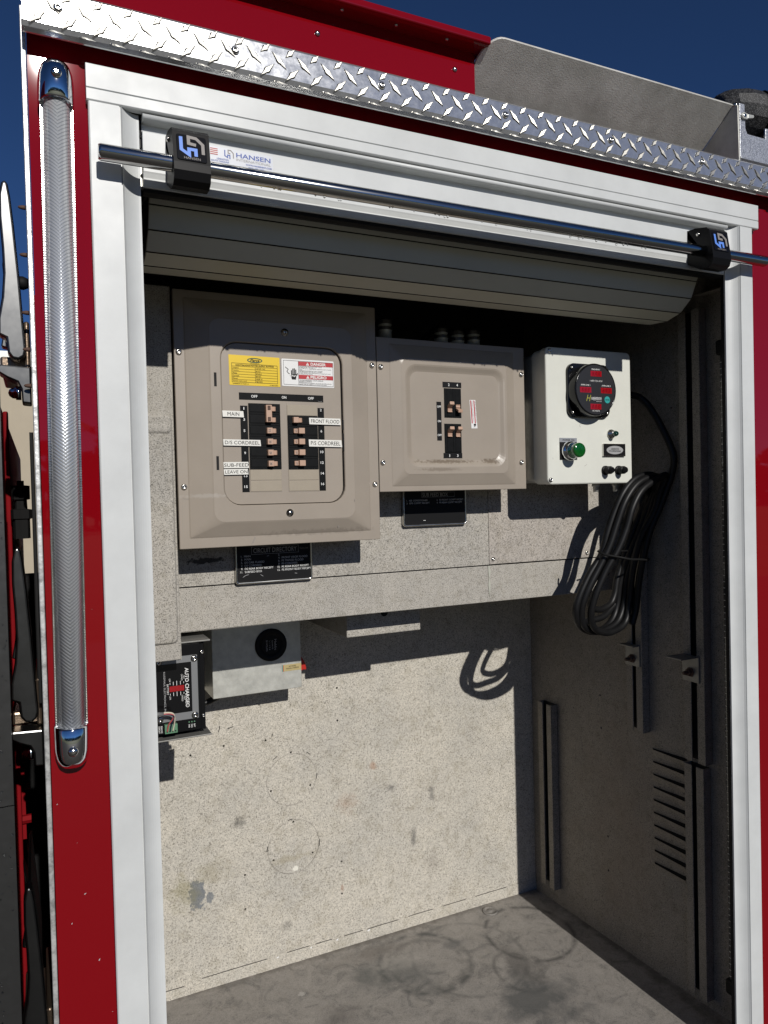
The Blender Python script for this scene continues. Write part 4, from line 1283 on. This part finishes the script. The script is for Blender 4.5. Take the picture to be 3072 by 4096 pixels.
for (x0, x1, z0, z1, lab) in ((.7123, .7542, 1.9594, 1.9702, (('2', .7260, .0032), ('4', .7448, .0034))), (.7110, .7530, 1.8227, 1.8328, (('1', .7245, .0014), ('3', .7425, .0032)))):
    o = obj('number_strip', MB().box(x0, x1, y4, yf_ - .0001, z0, z1), M['print_black'], SP)
    for s, x, w_ in lab:
        text('lettering', s, x, (z0 + z1) / 2, y4 - .0003, w_, .0050, M['print_white'], o, bold=.015)
o = obj('switch_strip', MB().box(.6979, .7082, y4, yf_ - .0001, 1.8567, 1.9313), M['print_black'], SP)
for s, z in (('OFF', 1.9219), ('ON', 1.8940), ('OFF', 1.8672)):
    text('lettering', s, .7032, z, y4 - .0003, .0090 if s == 'OFF' else .0070, .0039, M['print_white'], o, bold=.02)
o = obj('danger_label', MB().prism([(.7722, 1.9370), (.7858, 1.9374), (.7894, 1.8816), (.7755, 1.8812)], y4, yf_ - .0001, 'y'), M['sticker_white'], SP, label='narrow danger label turned on its side')
for dx, w_ in ((.0022, .0022), (.0094, .0020)):
    obj('red_bar', MB().prism([(.7722 + dx - w_ / 2 + .0004, 1.9362), (.7722 + dx + w_ / 2 + .0004, 1.9362), (.7749 + dx + w_ / 2 + .0004, 1.8912), (.7749 + dx - w_ / 2 + .0004, 1.8912)], y4 - .0002, y4 - .0001, 'y'), M['print_red'], o)
text('lettering', 'HAZARDOUS VOLTAGE WILL CAUSE SEVERE INJURY\nTurn OFF power supplying this equipment', .7789, 1.9140, y4 - .0003, .0420, .0032, M['print_grey'], o, rot=-86.5)
text('lettering', 'VOLTAJE PELIGROSO CAUSA HERIDAS SEVERAS\nInterrumpa el suministro de energia', .7856, 1.9140, y4 - .0003, .0420, .0026, M['print_grey'], o, rot=-86.5)
obj('hand_pictogram', merge(MB().prism(ell(.7835, 1.8885, .0028, .0022, 14), y4 - .0003, y4 - .0001, 'y'), ribbon([(.7805, 1.8838), (.7825, 1.8858), (.7830, 1.8845), (.7845, 1.8855)], .0006, y4 - .0003)), M['print_black'], o)
# knurled conduit fittings on top
for x, zt_ in ((.617, 2.0905), (.7422, 2.0835), (.780, 2.0808), (.8174, 2.0848)):
    gl = obj('conduit_fitting', MB().lathe([(-.045, .0135), (-.020, .0135), (-.0185, .0145), (-.012, .0145), (-.011, .0110), (-.0095, .0110), (-.0085, .0140), (0, .0138), (.0012, .0122), (.0012, .006)], (x, .290, zt_), 'z', 20), M['galv'], SP)
    obj('fitting_ring', MB().lathe([(-.0183, .0149), (-.0123, .0149)], (x, .290, zt_), 'z', 16, False), M['dark_steel'], gl)
    obj('fitting_cap', MB().lathe([(-.007, .0147), (.0005, .0146)], (x, .290, zt_), 'z', 20, False), M['dark_steel'], gl)
    obj('conduit', MB().tube([(x, .292, zt_ - .004), (x + .001, .300, zt_ + .006), (x + .004, .320, zt_ + .010), (x + .02, .40, zt_ + .006), (x + .05, .52, zt_ - .02)], .0055, 10), M['cable'], gl)

# ------------------------------------------------------------------ engraved directory plates
for nm, lab, x0, x1, z0, z1 in (('circuit_directory', 'black engraved circuit directory plate with metal rim below the large breaker panel', .3204, .4680, 1.5978, 1.700), ('sub_feed_directory', 'black engraved sub feed box plate with metal rim below the smaller breaker panel', .6640, .8128, 1.6895, 1.785)):
    PL = thing(nm, lab, 'plate', ((x0 + x1) / 2, .326, z0), 'engraved directory plates')
    mb = MB().loops([rrect(x0, x1, z0, z1, .0055, YU - .0003), rrect(x0, x1, z0, z1, .0055, .3225), rrect(x0 + .0015, x1 - .0015, z0 + .0015, z1 - .0015, .005, .3208), rrect(x0 + .0038, x1 - .0038, z0 + .0038, z1 - .0038, .0035, .3222), rrect(x0 + .0038, x1 - .0038, z0 + .0038, z1 - .0038, .0035, .3245)], True, False, True)
    obj('rim', mb, M['steel'], PL)
    fc = obj('face', plate(MB(), x0 + .003, x1 - .003, z0 + .003, z1 - .003, .003, .3238, .327), M['print_black'], PL)
    ye = .3234
    if nm.startswith('circuit'):
        text('lettering', 'CIRCUIT DIRECTORY', .3962, 1.6580, ye, .0830, .0086, M['print_dim'], fc)
        obj('title_frame', ribbon([(.3512, 1.6650), (.4412, 1.6650), (.4412, 1.6512), (.3512, 1.6512)], .0005, ye, True), M['print_dim'], fc)
        text('lettering', 'TECH & W\u0130N'.replace('\u0130', 'I'), .4520, 1.6580, ye, .0170, .0030, M['print_grey'], fc)
        rows_l = ('1.  MAIN', '3.  MAIN', '5.  DS CAB. FLOOD', '7.  DS CORDREEL', '9.  DS REAR BODY RECEPT', '11.  SUBFEED BOX')
        rows_r = ('2.', '4.  FRONT VISOR FLOOD', '6.  PS TRIPOD FLOOD', '8.  PS CORDREEL', '10.  PS REAR BODY RECEPT', '12.  PS FRONT BODY RECEPT')
        for i in range(6):
            z = 1.6484 - .00572 * i
            text('lettering', rows_l[i], .3312 - (.0018 if i == 5 else 0), z, ye, None, .0036, M['print_white'], fc, anchor='L')
            text('lettering', rows_r[i], .4015 - (.0018 if i > 3 else 0), z, ye, None, .0036, M['print_white'], fc, anchor='L')
        obj('scratches', merge(ribbon([(.3670, 1.6135), (.3695, 1.6118), (.3722, 1.6102)], .0005, ye), ribbon([(.3340, 1.6105), (.3395, 1.6138), (.3450, 1.6148)], .0006, ye), ribbon([(.4330, 1.6120), (.4375, 1.6112)], .0006, ye), ribbon([(.3800, 1.6465), (.3840, 1.6480)], .0006, ye)), M['print_dim'], fc)
    else:
        text('lettering', 'SUB FEED BOX', .7392, 1.7530, ye, .0600, .0072, M['print_dim'], fc)
        obj('title_frame', ribbon([(.7070, 1.7578), (.7845, 1.7578), (.7845, 1.7482), (.7070, 1.7482)], .0004, ye, True), M['print_dim'], fc)
        for i, (a, b2) in enumerate((('1.  AIR CONDITIONER', '2.  PS FRONT COMPT RECEPT'), ('3.  EMS COMPT RECEPT', '4.  PS REAR COMPT RECEPT'))):
            z = 1.7420 - .0055 * i
            text('lettering', a, .6725, z, ye, .0485 if i == 0 else .053, .0034, M['print_white'], fc, anchor='L')
            text('lettering', b2, .7420, z, ye, .0640 if i == 0 else .061, .0034, M['print_white'], fc, anchor='L')
        obj('scratches', ribbon([(.7100, 1.7008), (.7130, 1.7012), (.7155, 1.7005)], .0009, ye), M['print_white'], fc)

# ------------------------------------------------------------------ white generator control box
CB = thing('control_box', 'white metal control box with a round black gauge and green indicator lamp', 'control box', (1.036, .21, 1.768))
yq = .193
mb = MB().loops([rrect(.9300, 1.1430, 1.7725, 2.0385, .010, YU - .002), rrect(.9300, 1.1430, 1.7725, 2.0385, .010, .2395)], True, False, True)
obj('standoff', mb, M['galv'], CB)
obj('case', MB().loops([rrect(.9262, 1.1468, 1.7685, 2.0425, .013, .2395), rrect(.9262, 1.1468, 1.7685, 2.0425, .013, .2115), rrect(.9290, 1.1440, 1.7710, 2.0400, .011, .2110)], True, False, False), M['white_box'], CB)
obj('lid', MB().loops([rrect(.9250, 1.1476, 1.7675, 2.0435, .011, .2108), rrect(.9250, 1.1476, 1.7675, 2.0435, .011, .1965), rrect(.9256, 1.1470, 1.7681, 2.0429, .0106, .1942), rrect(.9276, 1.1450, 1.7701, 2.0409, .009, yq), rrect(.95, 1.12, 1.79, 2.02, .004, yq)], True, True, False), M['white_box'], CB)
for x, z in ((.9354, 2.0355), (.9318, 1.7767), (1.1380, 2.0345), (1.1380, 1.7765)):
    if x < 1.1:
        inst('screw', scr, CB, (x, yq, z))
gx, gz = 1.0268, 1.9570
GA = obj('gauge', MB().loops([rrect(.9745, 1.0832, 1.9030, 2.0125, .017, yq - .0002, 8), rrect(.9745, 1.0832, 1.9030, 2.0125, .017, yq - .006, 8), rrect(.9760, 1.0817, 1.9045, 2.0110, .016, yq - .0078, 8), rrect(1.01, 1.05, 1.94, 1.975, .004, yq - .0078, 8)], True, True, False), M['gloss_black'], CB)
obj('bezel', MB().lathe([(-.0079, .0525), (-.027, .0530), (-.0292, .0522), (-.030, .0505), (-.0290, .0498)], (gx, yq, gz), 'y', 56, True, False, False), M['gloss_black'], GA)
obj('dial', MB().lathe([(-.020, .0505), (-.0290, .0503), (-.02905, .0001)], (gx, yq, gz), 'y', 48, False), mat('dial_face', (.022, .022, .024), .35), GA)
for sx_ in (-1, 1):
    for sz_ in (-1, 1):
        obj('gauge_screw', MB().lathe([(-.0079, .0036), (-.0105, .0030), (-.0112, .0006)], (1.0288 + sx_ * .0450, yq, 1.9577 + sz_ * .0450), 'y', 12), M['screw'], GA)
yg = yq - .0294
for (x0, x1, z0, z1) in ((1.0135, 1.0419, 1.9834, 1.9945), (.9858, 1.0145, 1.9502, 1.9614), (1.0392, 1.0680, 1.9502, 1.9616), (1.0119, 1.0398, 1.9170, 1.9283)):
    obj('display', MB().box(x0, x1, yg, yg + .0002, z0, z1), M['led_red'], GA, bevel=.0002)
    text('digits', '8.8.8', (x0 + x1) / 2, (z0 + z1) / 2, yg - .0003, .0200, .0074, M['seg_red'], GA, shear=.1)
yg2 = yg
text('lettering', 'FREQUENCY', 1.0275, 1.9975, yg2, .0225, .0030, M['print_white'], GA, bold=.01)
text('lettering', '1-800-723-3331', 1.0275, 1.9745, yg2, .0325, .0030, M['print_white'], GA, shear=.25)
text('lettering', 'AMPS LINE 1', 1.0000, 1.9655, yg2, .0235, .0029, M['print_white'], GA, bold=.01)
text('lettering', 'AMPS LINE 2', 1.0535, 1.9655, yg2, .0235, .0029, M['print_white'], GA, bold=.01)
text('lettering', 'AC VOLTS', 1.0258, 1.9142, yg2, .0190, .0029, M['print_white'], GA, bold=.01)
text('emblem', 'H', 1.0075, 1.9395, yg2, .0125, .0125, M['lime'], GA, shear=.35)
text('lettering', 'HARRISON', 1.0275, 1.9398, yg2, .0265, .0042, M['print_white'], GA, shear=.2, bold=.01)
text('lettering', 'Hydra-Gen', 1.0335, 1.9332, yg2, .0140, .0024, M['print_white'], GA, shear=.35)
obj('emblem_line', ribbon([(1.0145, 1.9367), (1.0190, 1.9367), (1.0205, 1.9355), (1.0220, 1.9376), (1.0235, 1.9355), (1.0250, 1.9367), (1.0405, 1.9367)], .0005, yg2), M['print_white'], GA)
obj('mode_button', MB().lathe([(0, .0072), (-.0006, .0070), (-.0007, .0001)], (1.0554, yg + .0002, 1.9372), 'y', 24, False), M['teal'], GA)
text('lettering', 'MODE', 1.0554, 1.9372, yg - .0009, .0100, .0024, M['print_black'], GA)
# push-to-test lamp with its legend plate
PB = obj('legend_plate', MB().box(.9552, .9988, yq - .0014, yq - .0001, 1.8172, 1.8526), M['print_black'], CB)
lg = obj('legend_strip', MB().box(.9552, .9988, yq - .0014, yq - .0001, 1.8528, 1.8613), mat('legend_silver', (.36, .37, .39), .4, metal=.4), CB)
text('lettering', 'POWER ON', .9772, 1.8569, yq - .0017, .0290, .0040, M['print_black'], lg)
LP = obj('indicator_lamp', MB().lathe([(-.0015, .0195), (-.006, .0200), (-.010, .0190), (-.0105, .0165), (-.016, .0163), (-.017, .0155)], (.9772, yq, 1.8345), 'y', 24, True), M['chrome'], CB)
obj('lamp_lens', MB().lathe([(-.0172, .0146), (-.034, .0147), (-.0362, .0138), (-.0368, .010), (-.0366, .0001)], (.9772, yq, 1.8345), 'y', 32), M['green_lens'], LP)
obj('lamp_facets', merge(*[ribbon([(.9772 + .0015 * math.cos(a), 1.8345 + .0015 * math.sin(a)), (.9772 + .0125 * math.cos(a), 1.8345 + .0125 * math.sin(a))], .0012, yq - .0371) for a in [math.radians(22 + 45 * i) for i in range(8)]]), M['green_lens'], LP)
PI_ = obj('pilot_light', MB().lathe([(0, .0100), (-.003, .0098), (-.0035, .0070), (-.011, .0066)], (1.0895, yq, 1.8705), 'y', 20), M['steel'], CB)
obj('pilot_lens', MB().lathe([(-.0111, .0062), (-.016, .0060), (-.0195, .0042), (-.0205, .0008)], (1.0895, yq, 1.8705), 'y', 18), M['dark_green'], PI_)
NP = obj('name_plate', MB().loops([rrect(1.0656, 1.1250, 1.8240, 1.8502, .001, yq - .0001), rrect(1.0656, 1.1250, 1.8240, 1.8502, .001, yq - .0045), rrect(1.0672, 1.1234, 1.8256, 1.8486, .001, yq - .0045), rrect(1.0672, 1.1234, 1.8256, 1.8486, .001, yq - .0030)], True, False), M['steel'], CB)
obj('plate_field', MB().box(1.0672, 1.1234, yq - .0029, yq - .0010, 1.8256, 1.8486), M['print_black'], NP)
obj('plate_oval', MB().prism(ell(1.0975, 1.8371, .0225, .0088), yq - .0034, yq - .00295, 'y'), mat('oval_silver', (.45, .45, .45), .35, metal=.3), NP)
text('lettering', 'GENERATOR\nPTO OPERATIONAL', 1.0975, 1.8371, yq - .0038, .0320, .0075, M['print_black'], NP, align='CENTER')
for x in (1.0725, 1.1085):
    FH = obj('fuse_holder', MB().lathe([(0, .0098), (-.004, .0096), (-.005, .0078), (-.0095, .0078), (-.0100, .0084), (-.017, .0082), (-.018, .0064), (-.0225, .0060), (-.0235, .0050), (-.0237, .0004)], (x, yq, 1.7948), 'y', 20, False), M['black'], CB)
obj('scuff', ribbon(ell(1.0175, 1.8872, .0105, .0040, 22)[1:15], .0004, yq - .0002), M['print_grey'], CB)
obj('scuff', merge(ribbon([(1.018, 1.8035), (1.022, 1.8062), (1.0245, 1.8078)], .0005, yq - .0002), ribbon([(.9380, 1.8215), (.9385, 1.8185)], .0006, yq - .0002), ribbon([(1.0485, 2.0115), (1.0500, 2.0125)], .0005, yq - .0002)), M['print_grey'], CB)

# ------------------------------------------------------------------ coiled power cable and its tie
L5 = [(1.226, .190, 1.776), (1.19, .186, 1.779), (1.15, .184, 1.764), (1.119, .185, 1.73), (1.101, .19, 1.686), (1.085, .195, 1.64), (1.066, .202, 1.6), (1.038, .21, 1.55), (1.026, .219, 1.507), (1.038, .229, 1.470), (1.075, .24, 1.4495), (1.12, .252, 1.4475), (1.162, .26, 1.462), (1.183, .263, 1.5), (1.188, .256, 1.56), (1.203, .243, 1.62), (1.222, .228, 1.68), (1.235, .212, 1.742)]
LEAD = [(1.145, .245, 1.962), (1.195, .235, 1.961), (1.214, .228, 1.952), (1.226, .212, 1.926), (1.239, .19, 1.875), (1.2455, .172, 1.825), (1.246, .178, 1.786), (1.239, .187, 1.752), (1.229, .199, 1.71), (1.213, .211, 1.662), (1.203, .222, 1.605), (1.20, .234, 1.548), (1.199, .243, 1.489), (1.190, .247, 1.452)]
L1 = [(1.231, .180, 1.782), (1.194, .176, 1.772), (1.152, .172, 1.751), (1.126, .172, 1.716), (1.112, .176, 1.672), (1.094, .182, 1.629), (1.07, .192, 1.587), (1.048, .202, 1.533), (1.044, .212, 1.491), (1.062, .222, 1.461), (1.103, .233, 1.445), (1.149, .244, 1.448), (1.177, .25, 1.465), (1.187, .25, 1.511), (1.189, .24, 1.575), (1.198, .225, 1.645), (1.219, .205, 1.702), (1.228, .195, 1.746)]
L2 = [(1.232, .203, 1.776), (1.2, .200, 1.785), (1.157, .195, 1.777), (1.124, .195, 1.749), (1.103, .2, 1.708), (1.086, .205, 1.662), (1.074, .21, 1.618), (1.044, .215, 1.576), (1.019, .22, 1.528), (1.016, .226, 1.495), (1.036, .238, 1.466), (1.079, .25, 1.447), (1.128, .264, 1.449), (1.160, .272, 1.468), (1.174, .274, 1.498), (1.177, .268, 1.545), (1.190, .256, 1.598), (1.208, .246, 1.646), (1.232, .232, 1.715), (1.238, .216, 1.756)]
L3 = [(1.238, .222, 1.764), (1.212, .216, 1.772), (1.178, .212, 1.765), (1.144, .210, 1.737), (1.122, .212, 1.699), (1.112, .217, 1.658), (1.101, .223, 1.613), (1.072, .230, 1.567), (1.047, .236, 1.522), (1.041, .243, 1.491), (1.059, .253, 1.471), (1.094, .262, 1.470), (1.128, .268, 1.474), (1.156, .276, 1.488), (1.192, .281, 1.515), (1.2, .276, 1.555), (1.209, .266, 1.602), (1.222, .252, 1.654), (1.236, .246, 1.709), (1.241, .236, 1.744)]
L4 = [(1.239, .240, 1.738), (1.222, .232, 1.754), (1.200, .228, 1.746), (1.175, .226, 1.717), (1.157, .228, 1.669), (1.139, .232, 1.622), (1.11, .240, 1.57), (1.086, .248, 1.529), (1.082, .255, 1.503), (1.112, .262, 1.491), (1.147, .268, 1.499), (1.163, .270, 1.52), (1.172, .270, 1.557), (1.192, .268, 1.603), (1.214, .262, 1.66), (1.234, .254, 1.708)]


def spline(pts, closed, n=6):
    P = [Vector(p) for p in pts]
    N_ = len(P)
    out = []
    rng = range(N_) if closed else range(N_ - 1)
    for i in rng:
        p0 = P[i - 1] if closed or i > 0 else P[0]
        p1, p2 = P[i], P[(i + 1) % N_]
        p3 = P[(i + 2) % N_] if closed or i + 2 < N_ else P[-1]
        for k in range(n):
            t = k / n
            out.append(.5 * ((2 * p1) + (-p0 + p2) * t + (2 * p0 - 5 * p1 + 4 * p2 - p3) * t * t + (-p0 + 3 * p1 - 3 * p2 + p3) * t ** 3))
    if not closed:
        out.append(P[-1])
    return out


CC = thing('power_cable', 'thick black power cable hanging in a long coil beside the white box', 'cable', (1.13, .23, 1.445))
obj('cable_lead', MB().tube(spline(LEAD, False), .0074, 14), M['cable'], CC)
for q in (L1, L2, L3, L4, L5):
    obj('cable_loop', MB().tube(spline(q, True), .0073, 14, True), M['cable'], CC)
obj('cable_tie', MB().tube(spline([(1.0605, .205, 1.626), (1.062, .188, 1.620), (1.090, .168, 1.613), (1.115, .166, 1.608), (1.15, .176, 1.605), (1.19, .196, 1.600), (1.222, .225, 1.598)], False), .0024, 8), M['rubber'], CC)
obj('cable_tie_tail', MB().tube([(1.112, .196, 1.624), (1.13, .203, 1.6225), (1.146, .21, 1.622)], .0018, 6), M['rubber'], CC)
txt_pts = [(1.0865, .1965, 1.6615), (1.0745, .2015, 1.6180), (1.0440, .2065, 1.5760), (1.0190, .2115, 1.528)]
# grey drain plugs under the white box
for x in (1.075, 1.13):
    obj('cord_grip', MB().lathe([(0, .008), (-.006, .008), (-.007, .006), (-.018, .0055)], (x, .225, 1.7684), 'z', 12), M['galv'], CB)

# ------------------------------------------------------------------ battery charger
BC = thing('battery_charger', 'black battery charger with grey faceplate and sideways lettering beside the door track', 'charger', (.19, .38, 1.34))
yc = .302
obj('case', MB().box(.075, .2480, yc, .45, 1.3520, 1.5040), M['black'], BC, bevel=.0008)
obj('side_flange', MB().box(.2482, .2556, yc + .004, yc + .0055, 1.3500, 1.5050).box(.2482, .2500, yc + .0056, .45, 1.35, 1.505), M['black'], BC)
obj('upper_bracket', MB().box(.075, .2660, .297, .42, 1.5060, 1.5085), M['dull_al'], BC, bevel=.0006)
obj('lower_bracket', MB().box(.075, .2640, .297, .42, 1.3405, 1.3428).box(.075, .258, .420, .4225, 1.3429, 1.3515), M['dull_al'], BC, bevel=.0006)
obj('mount', MB().box(.08, .24, .4502, YB - .0005, 1.36, 1.49), M['galv'], BC)
FP = obj('faceplate', plate(MB(), .095, .2432, 1.3727, 1.4840, .002, yc - .0022, yc - .0002), mat('satin_grey_plate', (.30, .305, .31), .35, metal=.5), BC)
BLK = obj('label_field', MB().box(.1150, .2322, yc - .0026, yc - .00225, 1.3862, 1.4728), M['gloss_black'], BC)
yk = yc - .0029
text('lettering', 'AUTO CHARGE\u00ae', .2243, 1.4288, yk, .0690, .0066, M['print_white'], BLK, rot=-90, bold=.02)
text('lettering', 'FULLY\nCHARGED', .2175, 1.4475, yk, .0110, .0062, M['print_white'], BLK, rot=-90, align='CENTER')
text('lettering', 'FULLY\nCHARGED', .2175, 1.4115, yk, .0110, .0062, M['print_white'], BLK, rot=-90, align='CENTER')
obj('bar_graph', MB().box(.1945, .2190, yk - .0006, yk + .0001, 1.4245, 1.4340), M['charger_red'], BLK)
obj('bar_lines', merge(*[MB().box(.1968 + .0024 * k, .1971 + .0024 * k, yk - .0008, yk - .0007, 1.4247, 1.4338) for k in range(9)]), M['seg_red'], BLK)
obj('scale_ticks', merge(*[MB().box(x - .0004, x + .0004, yk - .0002, yk, zc - l / 2, zc + l / 2) for x, l in ((.1955, .003), (.2010, .006), (.2068, .0078), (.2130, .006), (.2185, .003)) for zc in (1.4385, 1.4200)]), M['print_white'], BLK)
text('lettering', 'LOW', .1952, 1.4445, yk, .0058, .0028, M['print_white'], BLK, rot=-90)
text('lettering', 'LOW', .1952, 1.4140, yk, .0058, .0028, M['print_white'], BLK, rot=-90)
text('lettering', 'BATTERY', .1915, 1.4290, yk, .0185, .0032, M['print_white'], BLK, rot=-90)
text('lettering', 'KUSSMAUL ELECTRONICS, INC', .1862, 1.4240, yk, .0720, .0034, M['print_dim'], BLK, rot=-90)
for x, z in ((.2375, 1.4780), (.2362, 1.3790), (.1772, 1.3790), (.1775, 1.4780)):
    inst('screw', scr, BC, (x, yc - .0022, z), None, (1.25, 1.25, 1.25))
for z in (1.4864, 1.3741):
    inst('screw', scr, BC, (.2520, yc + .004, z), None, (.8, .8, .8))
TB = obj('terminal_block', MB().box(.1838, .2050, yc - .010, yc - .0002, 1.3550, 1.3700), M['pcb_green'], BC, bevel=.0006)
for k in range(4):
    obj('terminal_hole', MB().box(.1862 + .0046 * k, .1888 + .0046 * k, yc - .0103, yc - .0101, 1.3575, 1.3600), M['shadow_gap'], TB)
obj('wire_sheath', MB().tube([(.10, yc - .030, 1.3985), (.168, yc - .028, 1.3965), (.1795, yc - .027, 1.3945)], .0036, 10), M['wire_grey'], BC)
for mt, e, dz in (('wire_pink', .1876, .0), ('wire_blue', .1922, -.001), ('wire_white', .1968, .0022)):
    obj('wire', MB().tube(spline([(.1785, yc - .027, 1.3945 + dz), (.189, yc - .026, 1.3935 + dz), (.1965, yc - .024, 1.3895 + dz), (.1990 - (.1968 - e) * .4, yc - .020, 1.382), (e + .002, yc - .015, 1.372), (e, yc - .0105, 1.359)], False, 5), .0013, 8), M[mt], BC)
for k, s in enumerate(('PWR', 'FAN', 'BAT')):
    x = .2262 + .0046 * k
    obj('led', MB().lathe([(0, .0015), (-.0012, .0012), (-.0015, .0002)], (x, yc - .0001, 1.3672), 'y', 10), M['pcb_green'], BC)
    text('lettering', s, x, 1.3602, yc - .0003, .0058, .0027, M['print_white'], BC, rot=-90, bold=.01)
text('lettering', 'REMOTE\nDISPLAY', .1778, 1.3610, yc - .0003, .0120, .0066, M['print_white'], BC, rot=-90, bold=.01)

# ------------------------------------------------------------------ hour meter box
HB = thing('hour_meter_box', 'dull galvanised box with a round black hour meter and red latch under the shelf', 'meter box', (.425, .6, 1.327))
yh = .577
obj('case', MB().box(.3262, .5258, yh, YB - .0003, 1.3268, ZS - .0003), M['galv'], HB, bevel=.0015, seg=3)
DLm = obj('hour_meter', MB().lathe([(0, .0362), (-.003, .0360), (-.0042, .034), (-.0042, .0225), (-.002, .0215)], (.4562, yh, 1.4302), 'y', 40), M['print_black'], HB)
obj('meter_glass', MB().lathe([(-.0018, .0212), (-.0019, .0001)], (.4562, yh, 1.4302), 'y', 28, False), M['gloss_black'], DLm)
ym = yh - .0023
text('lettering', 'Hobbs', .4662, 1.4302, ym, .0240, .0052, M['print_dim'], DLm, rot=-90)
text('lettering', 'QUARTZ', .4590, 1.4302, ym, .0200, .0034, M['print_dim'], DLm, rot=-90)
text('lettering', '1 1 1 5 6', .4530, 1.4295, ym, .0200, .0034, M['print_dim'], DLm, rot=-90)
text('lettering', '8 HOURS', .4465, 1.4290, ym, .0240, .0036, M['print_dim'], DLm, rot=-90)
SB = obj('override_sticker', MB().box(.4802, .5252, yh - .0005, yh - .0001, 1.3672, 1.3818), M['sticker_beige'], HB)
text('lettering', 'NO SMOKE\nMANUAL OVERRIDE', .5045, 1.3752, yh - .0008, .0290, .0075, M['print_black'], SB, align='CENTER', rot=1.0)
obj('sticker_edge', MB().box(.4806, .4820, yh - .0008, yh - .0006, 1.3673, 1.3817), M['teal'], SB)
obj('sticker_edge', MB().box(.4822, .4836, yh - .0008, yh - .0006, 1.3673, 1.3817), M['print_red'], SB)
obj('latch', MB().prism([(.527, 1.395), (.537, 1.388), (.5435, 1.377), (.5475, 1.362), (.5465, 1.357), (.541, 1.359), (.536, 1.357), (.527, 1.358)], .606, .622, 'y'), M['latch_red'], HB, bevel=.0015)
obj('drain_hose', MB().tube(spline([(.29, .64, 1.300), (.325, .645, 1.304), (.352, .64, 1.316), (.375, .635, 1.332)], False), .007, 10), M['cable'], HB)
obj('hose_clip', MB().box(.372, .392, .62, .66, 1.318, 1.3266), M['black'], HB, bevel=.002)
